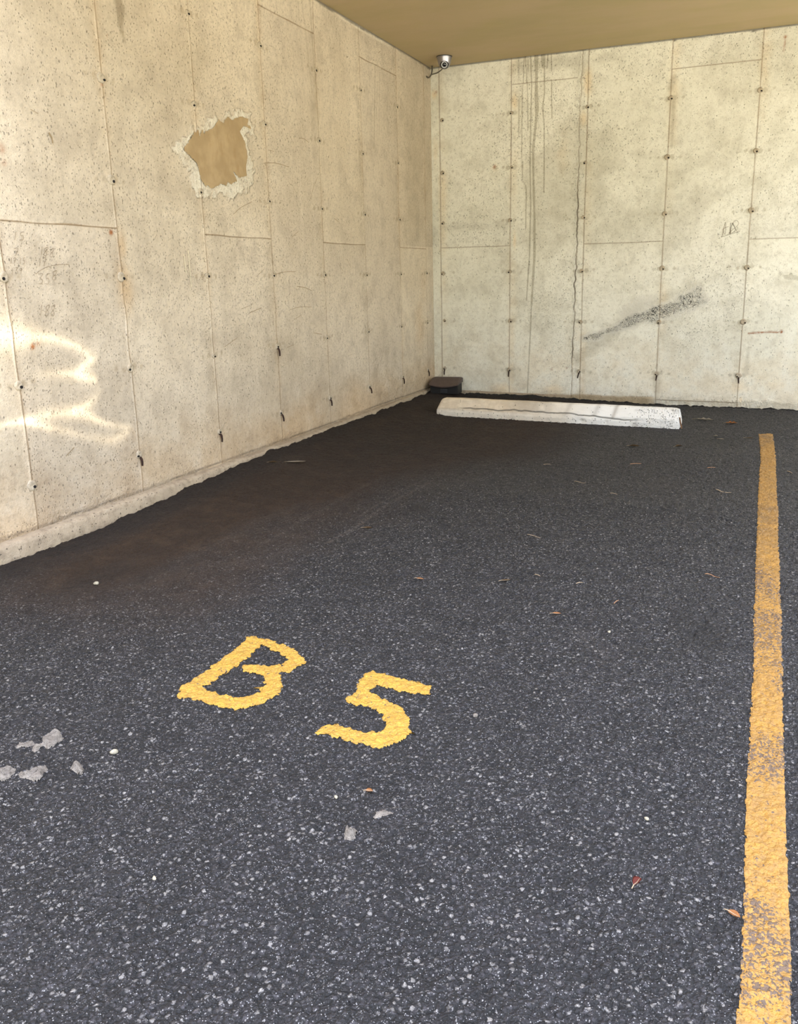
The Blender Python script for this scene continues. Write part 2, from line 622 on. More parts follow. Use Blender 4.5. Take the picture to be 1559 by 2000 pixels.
PATCH = [C1(*p) for p in [(1240, 1000), (1290, 930), (1310, 880), (1320, 905), (1335, 875), (1345, 920), (1365, 870), (1375, 900), (1440, 860)]] + \
        [C2(*p) for p in [(90, 810), (125, 835), (130, 805), (150, 790), (185, 815), (200, 795), (240, 790), (290, 805), (285, 840), (320, 875),
                          (300, 870), (260, 855), (235, 890), (240, 905), (270, 960), (275, 1000), (285, 1060), (275, 1130), (280, 1190), (230, 1205),
                          (190, 1165), (215, 1225), (180, 1250), (150, 1235), (140, 1260), (100, 1245), (60, 1275), (40, 1275), (10, 1255)]] + \
        [C1(*p) for p in [(1390, 1265), (1350, 1210), (1340, 1150), (1330, 1110), (1280, 1060), (1240, 1020)]]
PATCH = [LZ(*p) for p in PATCH]

TIE_Z = [2.25484, 1.85408, 1.44987, 1.04782, .64986, .24870]
L_TIES = {'A': [4, 5, 6], 'B': [2, 3, 4, 5, 6], 'C': [1, 2, 3, 4, 5, 6], 'D': [1, 2, 3, 4, 5, 6], 'E': [1, 2, 3, 4, 5, 6],
          'F': [1, 2, 3, 4, 5, 6], 'G': [1, 2, 3, 4, 5, 6], 'H': [4, 5, 6]}
B_TIE_X = dict(I=.0955, J=.6786, K=1.2706, L=1.8826, M=2.489)


def blob(U, V, c, r, soft=.5, asp=1.0):
    d = np.hypot(U-c[0], (V-c[1])*asp)/r
    return smooth((1-d)/soft)


def band(U, V, pts, w, soft=1.0):
    return smooth((1-seg_dist(U, V, pts)/w)/soft)


def panel_index(U, seams):
    return np.searchsorted(np.array(sorted(seams)), U)


def build_left():
    fine = [(y-.016, y+.016, .003) for y in Y_S.values()]
    ys = axis(-5.0, 0.034, .0085, fine)
    ys = np.concatenate([np.linspace(-7.6, -5.02, 60), ys])
    zs = axis(-.08, CEIL+.02, .0085, [(h[2]-.008, h[2]+.008, .0025) for h in LH])
    U, V = np.meshgrid(ys, zs, indexing='ij')
    A = {k: np.zeros(U.shape) for k in ('tone', 'grey', 'rust', 'spot', 'white', 'drip', 'pit', 'comb', 'dark', 'seam', 'rough')}
    D = (fbm(U, V, .8, 1)-.5)*.006
    pi = panel_index(U, Y_S.values())
    tv = np.random.default_rng(4).random((12, 3))
    lev = np.zeros(U.shape, int)
    for y0, y1, z in LH:
        lev[(U >= y0) & (U < y1) & (V > z)] += 1
    A['tone'] = .35+.4*tv[pi, np.clip(lev, 0, 2)]
    D += (tv[pi, np.clip(lev, 0, 2)]-.5)*.0016
    # vertical joints: a thin raised fin of grout
    for k, y in Y_S.items():
        wob = y+(vnoise(V, V*0, 9, 31)-.5)*.007
        d = U-wob
        amp = .5+.9*vnoise(V, V*0, 14, int(abs(y)*100))
        fin = seam_profile(d, .0035)*amp*(0.0032 if k in 'ABC' else .0022)
        D += fin
        A['seam'] = np.maximum(A['seam'], seam_profile(d-.005, .0042)*(.45+.5*vnoise(V, V*0, 6, 5)))
        A['rust'] = np.maximum(A['rust'], seam_profile(d, .035)*.35*vnoise(U, V, 3, 77))
        A['grey'] = np.maximum(A['grey'], seam_profile(d+.03, .05)*.5*vnoise(U, V, 2, 17))
    for y0, y1, z in LH:
        m = (U > y0) & (U < y1)
        wob = z+(vnoise(U, U*0, 7, 41)-.5)*.006
        D += np.where(m & (V > wob), .0016, 0)*seam_profile(V-z-.004, .03)
        A['seam'] = np.maximum(A['seam'], m*seam_profile(V-wob, .0035)*(.55+.5*vnoise(U, U*0, 6, 8)))
    # stains
    A['pit'] = np.maximum(smooth((U+1.45)/.3)*smooth((-.2-U)/.3)*smooth((V-1.1)/.5)*.75, .12*vnoise(U, V, 1.2, 3))
    A['pit'] = np.where((U > Y_S['G'])*(V > 1.26), .12, A['pit'])
    A['grey'] = np.maximum(A['grey'], .45*smooth((fbm(U, V, 1.3, 51)-.5)/.2))
    A['grey'] = np.maximum(A['grey'], .6*(U > Y_S['G'])*(V > 1.26)*smooth((U+.75)/.3))
    A['grey'] = np.maximum(A['grey'], .75*smooth((Y_S['B']+.02-U)/.03)*smooth((.35-np.abs(V-1.33))/.3)*smooth((V-1.24)/.03)*(.4+.6*vnoise(U, V, 3, 9)))
    A['grey'] = np.maximum(A['grey'], .7*smooth((Y_S['A']+.0-U)/.03)*smooth((.75-V)/.4)*smooth((V-.1)/.15))
    lowd = smooth((.85-V)/.8)
    A['grey'] = np.maximum(A['grey'], .55*lowd)
    base = smooth((.42-V+.10*fbm(U, V, 3, 61))/.34)
    A['rust'] = np.maximum(A['rust'], base*(.25+.6*fbm(U, V, 2.2, 66)))
    for px, r, s in [((244, 560), .10, .65), ((238, 480), .06, .6), ((262, 850), .06, .35), ((436, 880), .07, .35), ((548, 860), .12, .45), ((820, 640), .2, .45), ((828, 560), .15, .3), ((655, 830), .14, .3)]:
        A['rust'] = np.maximum(A['rust'], s*blob(U, V, LZ(*px), r, 1.0, .45))
    for px, r, s in [((217, 454), .018, 1), ((64, 677), .017, 1), ((75, 672), .014, .6), ((209, 70), .008, .6), ((8, 318), .02, .4), ((432, 852), .02, .5), ((2, 290), .03, .5), ((199, 165), .014, .5)]:
        A['spot'] = np.maximum(A['spot'], s*blob(U, V, LZ(*px), r, .8))
    dk = [LZ(*C1(*p)) for p in [(770, -20), (820, -20), (850, 60), (840, 140), (835, 200), (850, 250), (855, 315), (820, 250), (800, 180), (785, 80)]]
    A['drip'] = smooth(poly_sd(U, V, dk)/.006)*.8
    for x0, x1, s in [((590, 0), (610, 180), .4), ((604, -20), (622, 240), .45), ((582, 0), (596, 200), .25), ((733, 130), (731, 290), .6), ((738, 160), (735, 230), .4), ((742, 140), (741, 260), .3)]:
        A['drip'] = np.maximum(A['drip'], s*band(U, V, [LZ(*x0), LZ(*x1)], .012, 1))
    sdp = poly_sd(U, V, PATCH)
    cz = (V-1.9)
    wdt = -.058+.085*fbm(U, V, 7, 88)+.075*fbm(U, V, 34, 89, 4)+.045*smooth((-cz-.18)/.1)+.03*smooth((-2.95-U)/.2)*smooth((cz+.05)/.1)
    A['white'] = np.maximum(A['white'], smooth((wdt+sdp)/.012)*(sdp < .01)*.95)
    A['rough'] = np.maximum(A['rough'], A['white'])
    D += A['white']*.004*(fbm(U, V, 60, 12)-.3)
    # spalled lower edge
    sp = smooth((.105-V+.05*fbm(U, V, 12, 14))/.04)*smooth((fbm(U, V, 2.3, 15)-.35)/.2)
    sp = np.maximum(sp, smooth((.20-V+.05*fbm(U, V, 10, 16))/.05)*smooth((U+1.4)/.3)*smooth((-.12-U)/.1))
    A['rough'] = np.maximum(A['rough'], sp)
    A['white'] = np.maximum(A['white'], sp*.12)
    A['pit'] = np.maximum(A['pit'], sp*.9)
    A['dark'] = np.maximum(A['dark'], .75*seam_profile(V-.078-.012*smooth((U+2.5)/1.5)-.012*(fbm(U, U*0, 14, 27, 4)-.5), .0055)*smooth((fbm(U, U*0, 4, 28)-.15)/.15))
    D -= sp*.006*fbm(U, V, 50, 19)
    # edges: dark line under the soffit
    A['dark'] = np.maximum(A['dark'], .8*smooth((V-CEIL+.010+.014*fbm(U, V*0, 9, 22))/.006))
    A['white'] = np.maximum(A['white'], .8*smooth((V-CEIL+.045)/.02)*smooth((fbm(U, V*0, 3, 23)-.45)/.15))
    # dimples left by the form pins either side of each tie
    for c, rows in L_TIES.items():
        for r in rows:
            z = TIE_Z[r-1]
            for dy, rr in ((-.085, .013), (.075, .013), (-.035, .018), (.03, .018)):
                q = blob(U, V, (Y_S[c]+dy, z+random.uniform(-.006, .006)), rr, .3)
                A['grey'] = np.maximum(A['grey'], q*.95)
                A['rust'] = np.maximum(A['rust'], q*.25)
                D -= q*.0012
    co = np.stack([D, U, V], -1).reshape(-1, 3)
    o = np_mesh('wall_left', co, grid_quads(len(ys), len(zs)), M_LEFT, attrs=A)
    tag(o, 'board-formed beige concrete wall on the left with a tan patch', kind='structure')
    return o


def build_back():
    fine = [(x-.014, x+.014, .003) for x in X_S.values()]+[(.80, 1.0, .0028), (1.17, 1.31, .004)]
    xs = axis(-.034, 3.15, .0085, fine)
    xs = np.concatenate([xs, np.linspace(3.2, 7.0, 40)])
    zs = axis(-.08, CEIL+.02, .0085, [(h[2]-.008, h[2]+.008, .0025) for h in BH])
    U, V = np.meshgrid(xs, zs, indexing='ij')
    A = {k: np.zeros(U.shape) for k in ('tone', 'grey', 'rust', 'spot', 'white', 'drip', 'pit', 'comb', 'dark', 'seam', 'rough')}
    D = (fbm(U, V, .8, 101)-.5)*.006
    pi = panel_index(U, X_S.values())
    tv = np.random.default_rng(14).random((12, 3))
    lev = np.zeros(U.shape, int)
    for x0, x1, z in BH[:5]:
        lev[(U >= x0) & (U < x1) & (V > z)] += 1
    A['tone'] = .45+.35*tv[pi, np.clip(lev, 0, 2)]
    D += (tv[pi, np.clip(lev, 0, 2)]-.5)*.0016
    crack = [BX(*C5(*p)) for p in [(1305, 130), (1298, 300), (1285, 520), (1280, 760), (1276, 1000), (1272, 1250), (1262, 1500), (1256, 1800)]] + \
            [BX(*C7(*p)) for p in [(1245, 300), (1240, 450), (1238, 640), (1230, 850), (1222, 1000), (1210, 1270)]]
    cz = np.array([c[1] for c in crack])[::-1]
    cx = np.array([c[0] for c in crack])[::-1]
    for k, x in X_S.items():
        w = .0035
        if k == 'X':
            wob = np.interp(V, cz, cx)+(fbm(V, V*0, 22, 131, 4)-.5)*.028
            d = U-wob
            A['dark'] = np.maximum(A['dark'], seam_profile(d, .0045)*smooth((1.95-V)/.3)*smooth((V-.3)/.1)*(.35+.9*vnoise(V, V*0, 11, 133)))
            A['seam'] = np.maximum(A['seam'], seam_profile(d, .004)*.5)
            D -= seam_profile(d, .006)*.004
            A['white'] = np.maximum(A['white'], seam_profile(d, .03)*.6*vnoise(U, V, 12, 134))
            A['rough'] = np.maximum(A['rough'], seam_profile(d, .03)*.7)
            continue
        wob = x+(vnoise(V, V*0, 5, 141)-.5)*.005
        d = U-wob
        D += seam_profile(d, w)*.0018
        A['seam'] = np.maximum(A['seam'], seam_profile(d, .0042)*(.6+.4*vnoise(V, V*0, 6, 142)))
        A['rust'] = np.maximum(A['rust'], seam_profile(d-.02, .045)*.5*vnoise(U, V, 3, 143))
        A['grey'] = np.maximum(A['grey'], seam_profile(d-.02, .06)*.5*smooth((vnoise(U*.3, V, 2.5, 144)-.4)/.2)*(k in 'KLM'))
    for x0, x1, z in BH:
        m = (U > x0) & (U < x1)
        wob = z+(vnoise(U, U*0, 7, 151)-.5)*.005
        A['seam'] = np.maximum(A['seam'], m*seam_profile(V-wob, .0035)*.8)
        D += np.where(m & (V > wob), .0014, 0)*seam_profile(V-z-.004, .03)
    A['pit'] = .10+.5*smooth((fbm(U, V, 1.6, 161)-.5)/.15)
    A['pit'] = np.maximum(A['pit'], .35*(U > X_S['M'])*smooth((V-1.2)/.2)*smooth((2.3-V)/.3))
    # upper field of each pour is yellower and damper, the lower is greyer
    A['grey'] = np.maximum(A['grey'], .65*smooth((fbm(U, V*1.2, 1.5, 171)-.47)/.18)*smooth((V-1.0)/.4))
    A['grey'] = np.maximum(A['grey'], .35*smooth((fbm(U, V, 2.2, 172)-.5)/.2))
    for px0, px1, w, s in [((1130, 700), (1250, 600), .10, .9), ((1250, 600), (1400, 540), .07, .6), ((1165, 450), (1290, 400), .10, .7), ((1370, 390), (1480, 350), .08, .4),
                           ((1160, 120), (1200, 110), .06, .6), ((1310, 170), (1318, 150), .05, 1), ((1316, 190), (1312, 285), .028, .9), ((1290, 640), (1284, 720), .035, .5),
                           ((1010, 130), (1125, 118), .10, .8), ((1285, 730), (1283, 780), .05, .8), ((1462, 680), (1458, 730), .03, .7), ((860, 445), (990, 440), .06, .5)]:
        A['grey'] = np.maximum(A['grey'], s*band(U, V, [BX(*px0), BX(*px1)], w, 1.0))
    for px, r, s, asp in [((1148, 160), .07, .7, .35), ((1140, 230), .06, .6, .5), ((1005, 200), .05, .6, .4), ((1005, 470), .03, .6, .2), ((985, 760), .25, .7, 2), ((1080, 760), .2, .6, 2),
                          ((1440, 755), .25, .65, 1.6), ((1520, 750), .3, .55, 1.8), ((1350, 750), .3, .45, 2), ((848, 185), .05, .7, .8), ((851, 300), .05, .35, .2), ((968, 327), .05, .5, 1),
                          ((1447, 780), .03, .8, .5), ((1100, 300), .1, .35, .4)]:
        A['rust'] = np.maximum(A['rust'], s*blob(U, V, BX(*px), r, 1.0, asp))
    for px, r, s in [((966, 326), .022, .8), ((1534, 72), .016, .9), ((1140, 152), .012, .4), ((852, 180), .02, .5), ((1078, 721), .014, .5), ((1107, 719), .012, .5)]:
        A['spot'] = np.maximum(A['spot'], s*blob(U, V, BX(*px), r, .8))
    A['spot'] = np.maximum(A['spot'], .8*band(U, V, [BX(1534, 72), BX(1531, 100)], .008, 1))
    red = [BX(*C8(*p)) for p in [(1165, 787), (1240, 780), (1330, 775), (1400, 778)]]
    A['spot'] = np.maximum(A['spot'], band(U, V, red, .009, .5)*(.5+.6*vnoise(U, V, 60, 3)))
    A['spot'] = np.maximum(A['spot'], blob(U, V, BX(*C8(1425, 773)), .016, .4))
    spl = [BX(*C8(*p)) for p in [(1395, 265), (1400, 310), (1415, 335), (1425, 320), (1450, 350), (1500, 360), (1570, 365), (1570, 325), (1520, 310), (1500, 295), (1480, 315), (1440, 310), (1420, 285)]]
    A['drip'] = np.maximum(A['drip'], .65*smooth(poly_sd(U, V, spl)/.006))
    # water runs below the soffit
    drips = [([C5(795, 200), C5(793, 500), C5(797, 850)], 3.4), ([C5(840, 200), C5(825, 480), C5(815, 800), C5(822, 1100), C5(828, 1210), C5(850, 1240), C5(855, 1300), C5(850, 1590)], 4),
             ([C5(850, 200), C5(865, 500), C5(868, 800)], 3.4), ([C5(890, 200), C5(897, 450), C5(890, 700), C5(885, 1100), C5(890, 1400), C5(880, 1800), C7(870, 300), C7(855, 520)], 5),
             ([C5(935, 200), C5(935, 500), C5(940, 640)], 13), ([C5(940, 640), C5(920, 850), C5(908, 950), C5(912, 1200), C5(920, 1500), C5(920, 1800), C7(905, 400), C7(895, 560)], 8),
             ([C7(895, 560), C7(885, 800), C7(870, 1100), C7(862, 1270)], 4.5),
             ([C5(1000, 190), C5(1000, 500), C5(985, 620), C5(998, 750), C5(998, 1100), C5(995, 1290)], 4.5), ([C5(990, 190), C5(990, 280)], 14), ([C5(1055, 190), C5(1058, 320)], 3.5),
             ([C5(1057, 400), C5(1058, 700)], 3.5), ([C5(1028, 190), C5(1020, 300)], 4), ([C5(868, 190), C5(870, 330)], 3)]
    for pts, w in drips:
        p = [BX(*q) for q in pts]
        ww = w*.24374/222*(.75+.5*vnoise(U, V, 10, 7))
        dd = seg_dist(U, V, p)
        A['drip'] = np.maximum(A['drip'], smooth((ww-dd)/.003+.5)*.9)
    for x0, w, s in [(C5(1145, 900), .006, .6), (C5(1040, 1500), .005, .5), (C5(1100, 500), .012, .35), (C5(1080, 700), .008, .35), (C7(1130, 400), .008, .5), (C7(1020, 300), .006, .6)]:
        xw = BX(*x0)[0]
        A['white'] = np.maximum(A['white'], s*seam_profile(U-xw-.004*vnoise(V, V*0, 3, 5), w)*smooth((2.45-V)/.3)*smooth((V-.4)/.3))
    # stone nests
    comb = [BX(*C7(*p)) for p in [(1300, 850), (1290, 820), (1340, 800), (1400, 760), (1480, 750)]]+[BX(*C8(*p)) for p in [(60, 725), (105, 690), (150, 650), (220, 610), (300, 590), (380, 560), (460, 545), (560, 525), (600, 465), (680, 435), (750, 380), (800, 395), (845, 505), (840, 550),
            (690, 605), (560, 650), (400, 695), (230, 738), (120, 782), (0, 812)]]+[BX(*C7(*p)) for p in [(1500, 830), (1440, 845)]]
    sd_ = poly_sd(U, V, comb)
    A['comb'] = np.maximum(A['comb'], smooth((sd_+.035+.05*(fbm(U, V, 14, 175)-.5))/.07)*(.95-.14*smooth((U-2.0)/.2)))
    faint = [BX(*C8(*p)) for p in [(100, 690), (130, 560), (260, 470), (450, 440), (450, 560), (300, 700)]]
    A['comb'] = np.maximum(A['comb'], smooth((poly_sd(U, V, faint)+.02)/.06)*.48)
    blk = [BX(*C7(*p)) for p in [(1240, 700), (1290, 690), (1290, 850), (1235, 850)]]
    A['white'] = np.maximum(A['white'], smooth((poly_sd(U, V, blk)+.01)/.02))
    A['rough'] = np.maximum(A['rough'], A['comb'])
    D -= A['comb']*.006*fbm(U, V, 45, 119)
    for px, r, s in [((1255, 440), .03, .40), ((1500, 370), .12, .32), ((1400, 365), .12, .28)]:
        A['comb'] = np.maximum(A['comb'], s*blob(U, V, BX(*px), r, 1, 2))
    # lower edge: spalls and damp
    sp = smooth((.055-V+.04*fbm(U, V, 12, 214))/.03)*smooth((fbm(U, V, 3, 215)-.3)/.2)
    A['rough'] = np.maximum(A['rough'], sp)
    A['grey'] = np.maximum(A['grey'], .6*smooth((.08-V+.06*fbm(U, V, 5, 216))/.06))
    A['pit'] = np.maximum(A['pit'], .8*smooth((.07-V+.05*fbm(U, V, 5, 216))/.04))
    A['rust'] = np.maximum(A['rust'], smooth((.75-V)/.6)*(.15+.45*fbm(U, V, 2.0, 230)))
    low = smooth((.055-V+.03*fbm(U, V*0, 8, 217))/.02)*smooth((U-1.1)/.1)*smooth((1.95-U)/.15)
    A['rust'] = np.maximum(A['rust'], low)
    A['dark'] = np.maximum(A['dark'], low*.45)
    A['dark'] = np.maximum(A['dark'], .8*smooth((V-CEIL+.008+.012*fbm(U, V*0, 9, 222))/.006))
    A['white'] = np.maximum(A['white'], .8*smooth((V-CEIL+.04)/.02)*smooth((fbm(U, V*0, 4, 223)-.45)/.15))
    A['dark'] = np.maximum(A['dark'], .9*blob(U, V, BX(1318, 77), .014, .5, .9))
    A['dark'] = np.maximum(A['dark'], .9*band(U, V, [BX(1470, 60), BX(1505, 53)], .010, .5))
    for c, x in B_TIE_X.items():
        for r in range(6):
            for dx, rr in ((-.125, .011), (-.065, .013), (.09, .013), (-.025, .02), (.03, .02)):
                if c == 'I' and dx < .05: continue
                q = blob(U, V, (x+dx, TIE_Z[r]+random.uniform(-.006, .006)), rr, .3)
                A['grey'] = np.maximum(A['grey'], q)
                A['rust'] = np.maximum(A['rust'], q*.2)
                D -= q*.0012
    co = np.stack([U, -D, V], -1).reshape(-1, 3)
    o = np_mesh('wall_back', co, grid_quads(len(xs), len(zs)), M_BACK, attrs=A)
    tag(o, 'board-formed cream concrete wall at the back with dark water runs', kind='structure')
    return o


W_LEFT = build_left()
W_BACK = build_back()


# cell-cut flat shapes (patch, paint): a fine grid clipped to a ragged outline
def cut_sheet(name, poly, holes, step, put, mat, parent=None, rag=.004, ragscale=90, attrs=None, lift=None, seed=0):
    P = np.array(poly)
    lo, hi = P.min(0)-.01, P.max(0)+.01
    us, vs = np.arange(lo[0], hi[0], step), np.arange(lo[1], hi[1], step)
    U, V = np.meshgrid(us, vs, indexing='ij')
    s = poly_sd(U, V, poly)
    for h in holes:
        s = np.minimum(s, -poly_sd(U, V, h))
    s = s+(fbm(U, V, ragscale, 300+seed, 3)-.5)*2*rag
    keep = s > 0
    cell = keep[:-1, :-1] & keep[1:, :-1] & keep[1:, 1:] & keep[:-1, 1:]
    # pull boundary corners onto the zero line for a smoother edge
    gu, gv = np.gradient(s, step)
    g2 = gu**2+gv**2+1e-6
    edge = keep & (s < step*1.2)
    Us, Vs = U-np.where(edge, s*gu/g2, 0)*.7, V-np.where(edge, s*gv/g2, 0)*.7
    thick = smooth(s/(2.5*step))
    co = put(Us, Vs, thick).reshape(-1, 3)
    q = grid_quads(len(us), len(vs))[cell.ravel()]
    used, inv = np.unique(q.ravel(), return_inverse=True)
    at = {k: f(Us, Vs).ravel()[used] for k, f in (attrs or {}).items()}
    return np_mesh(name, co[used], inv.reshape(-1, 4), mat, parent, at)


pt = cut_sheet('mortar_patch', PATCH, [], .004,
               lambda U, V, t: np.stack([.0035+t*.002+.002*fbm(U, V, 12, 5), U, V], -1), M_PATCH, W_LEFT, rag=.006, ragscale=45)
pt['label'] = 'smooth tan mortar patch with ragged outline'


# ---- form ties: mortar plugs, dark holes, rusty stubs
def plug_bm(r, seed, h=.006):
    rr = random.Random(seed)
    bm = bmesh.new()
    prof = [(r*1.05, -.006), (r, h*.3), (r*.8, h), (r*.35, h*.8), (r*.1, h*.6)]
    lathe(bm, prof, 14)
    for v in bm.verts:
        v.co.x *= 1+rr.uniform(-.14, .14)
        v.co.y *= 1+rr.uniform(-.14, .14)
        v.co.z += rr.uniform(-.0012, .0012)
    return bm


def place_local(o, origin, normal, parent):
    n = Vector(normal)
    up = Vector((0, 0, 1))
    x = up.cross(n).normalized()
    M = Matrix((x, up, n)).transposed().to_4x4()
    M.translation = Vector(origin)
    o.matrix_world = M
    o.parent = parent


def tie(origin, normal, parent, seed, row, big, stub):
    rr = random.Random(seed)
    r = rr.uniform(.013, .018) if not big else rr.uniform(.018, .023)
    o = bm_obj('form_tie_plug', plug_bm(r, seed), M_PLUG, None, True)
    place_local(o, origin, normal, parent)
    bm = bmesh.new()
    lathe(bm, [(.0065, -.002), (.0065, .0015), (.003, .002)], 10)
    h = bm_obj('tie_hole', bm, M_HOLE)
    h.parent = o
    h.location = (rr.uniform(.25, .6)*r*(1 if rr.random() < .8 else -1), -r*.30, .0058)
    h.scale = (1.0, rr.uniform(.7, 1.0), 1)
    if stub:
        ln = rr.uniform(.038, .046)
        bm = bmesh.new()
        lean = rr.uniform(-.008, .004) if normal[1] else rr.uniform(-.002, .008)
        tube(bm, [(0, 0, -.004), (0, -.002, .008), (lean*.2, -.010, .013), (lean*.6, -ln*.6, .015), (lean, -ln, .014)], [.0055, .0055, .0055, .005, .0045], 6)
        s = bm_obj('rusty_tie_stub', bm, M_RUST)
        place_local(s, Vector(origin)+Vector((0, 0, -.012)), normal, parent)


sd0 = 100
for c, rows in L_TIES.items():
    for r in rows:
        sd0 += 1
        tie((.001, Y_S[c], TIE_Z[r-1]+random.uniform(-.006, .006)), (1, 0, 0), W_LEFT, sd0, r, c in 'AB', (r == 6 and c != 'A') or (c == 'D' and r == 5))
for c, x in B_TIE_X.items():
    for r in range(1, 7):
        sd0 += 1
        tie((x+random.uniform(-.004, .004), -.001, TIE_Z[r-1]+random.uniform(-.005, .005)), (0, -1, 0), W_BACK, sd0, r, c in 'LM', r == 6)


# ---- pencil sums and scratches
def ribbon(bm, pts, w, put):
    vs = []
    for i, p in enumerate(pts):
        a, b = pts[max(i-1, 0)], pts[min(i+1, len(pts)-1)]
        d = Vector((b[0]-a[0], b[1]-a[1]))
        if d.length < 1e-9: d = Vector((1, 0))
        d.normalize()
        n = Vector((-d.y, d.x))*w/2
        vs.append((bm.verts.new(put(p[0]+n.x, p[1]+n.y)), bm.verts.new(put(p[0]-n.x, p[1]-n.y))))
    for (a, b), (c, d) in zip(vs[:-1], vs[1:]):
        bm.faces.new((a, b, d, c))


def smooth_line(pts, n=6):
    out = []
    P = [np.array(p, float) for p in pts]
    for i in range(len(P)-1):
        p0, p1, p2, p3 = P[max(i-1, 0)], P[i], P[i+1], P[min(i+2, len(P)-1)]
        for k in range(n):
            t = k/n
            out.append(.5*((2*p1)+(-p0+p2)*t+(2*p0-5*p1+4*p2-p3)*t*t+(-p0+3*p1-3*p2+p3)*t**3))
    out.append(P[-1])
    return out


GL = {'1': [[(.5, 0), (.3, 1)]], '8': [[(.75, .05), (.35, .15), (.3, .4), (.65, .6), (.6, .95), (.2, .95), (.25, .65), (.7, .35), (.85, .05), (.6, 0)]],
      '7': [[(.1, .1), (.8, 0), (.35, 1)], [(.3, .5), (.75, .45)]], '3': [[(.2, .05), (.8, 0), (.4, .4), (.75, .65), (.5, .95), (.1, .9)]],
      '5': [[(.85, 0), (.35, .05), (.25, .4), (.7, .5), (.6, .95), (.1, .95)]], '.': [[(.4, .9), (.5, .97)]], '9': [[(.7, .2), (.3, .15), (.3, .45), (.7, .4), (.7, .1), (.5, 1)]]}
pb = bmesh.new()
putL = lambda y, z: (.0045, y, z)


def write(txt, x, y, w, h, C, dx=1.05):
    for i, ch in enumerate(txt):
        for st in GL[ch]:
            pts = [LZ(*C(x+(i*dx+p[0])*w, y+p[1]*h)) for p in smooth_line(st, 4)]
            ribbon(pb, pts, .0016, putL)


write('1', 266, 1668, 28, 62, C1)
write('8', 286, 1672, 38, 60, C1)
write('8', 326, 1680, 38, 60, C1)
write('17.', 255, 1745, 26, 56, C1)
write('35', 252, 1852, 42, 72, C1)
write('8', 342, 1830, 44, 66, C1)
write('188', 256, 190, 40, 76, C3, .95)
write('15', 82, 1570, 40, 55, C1)
write('7', 85, 1680, 40, 50, C1)
write('17.15', 62, 1745, 20, 40, C1)
write('139', 68, 1810, 26, 45, C1)
ribbon(pb, [LZ(*C1(*p)) for p in smooth_line([(235, 1855), (300, 1812), (380, 1792), (460, 1788)])], .0016, putL)
pw = bm_obj('pencil_writing', pb, M_PENCIL, W_LEFT)
pw['label'] = 'faint pencilled sums'
pb = bmesh.new()
for st in ([(920, 1855), (950, 1735), (945, 1830), (930, 1790), (975, 1770)], [(985, 1830), (990, 1740), (985, 1830), (1000, 1760), (1030, 1720), (1052, 1750), (1000, 1800), (975, 1825), (1030, 1800), (1000, 1740), (1045, 1815)],
           [(1060, 1808), (980, 1832), (915, 1852)]):
    ribbon(pb, [BX(*C6(*p)) for p in smooth_line(st, 4)], .0022, lambda x, z: (x, -.0045, z))
bm_obj('pencil_scribble', pb, M_PENCIL, W_BACK)

pb = bmesh.new()
scr = [(C2, (425, 1015), (465, 1025)), (C2, (400, 1103), (480, 1105), (565, 1130)), (C2, (190, 1450), (240, 1405), (315, 1365)), (C2, (430, 140), (445, 200)), (C2, (635, 935), (670, 940), (700, 965)),
       (C2, (710, 1350), (735, 1260), (760, 1200)), (C2, (875, 1480), (905, 1503)), (C2, (585, 1605), (630, 1565)), (C4, (345, 140), (400, 85)), (C4, (470, 125), (540, 108), (610, 106)),
       (C4, (570, 365), (640, 345), (720, 345)), (C4, (620, 205), (680, 215), (720, 235)), (C4, (900, 50), (930, 100)), (C4, (130, 615), (220, 550)), (C4, (300, 385), (380, 350)), (C4, (245, 358), (300, 335)),
       (C4, (960, 20), (985, 80)), (C4, (600, 430), (650, 400)), (C2, (440, 60), (445, 110)), (C3, (440, 1210), (495, 1150)), (C4, (735, 520), (790, 530)), (C4, (550, 620), (600, 600)), (C1, (200, 740), (255, 770)), (C2, (1170, 360), (1185, 345))]
for C, *p in scr:
    ribbon(pb, [LZ(*C(*q)) for q in smooth_line(p, 4)], random.uniform(.0018, .003), putL)
ribbon(pb, [LZ(*C1(*q)) for q in [(325, 898), (345, 930), (352, 970)]], .006, putL)
s = bm_obj('scratch_marks', pb, M_SCRATCH, W_LEFT)
pb = bmesh.new()
for C, *p in [(C1, (1240, 1720), (1246, 1780), (1255, 1850)), (C1, (1268, 1690), (1278, 1800), (1290, 1940))]:
    ribbon(pb, [LZ(*C(*q)) for q in p], .0045, putL)
s = bm_obj('pale_scrape_marks', pb, M_WSCR, W_LEFT)


# ------------------------------------------------------------------ ceiling
def box_bm(bm, lo, hi, bev=0.0):
    r = bmesh.ops.create_cube(bm, size=1)
    vs = r['verts']
    for v in vs:
        v.co = Vector([lo[i]+(v.co[i]+.5)*(hi[i]-lo[i]) for i in range(3)])
    if bev:
        es = list({e for v in vs for e in v.link_edges})
        bmesh.ops.bevel(bm, geom=es, offset=bev, segments=2, affect='EDGES', profile=.7)


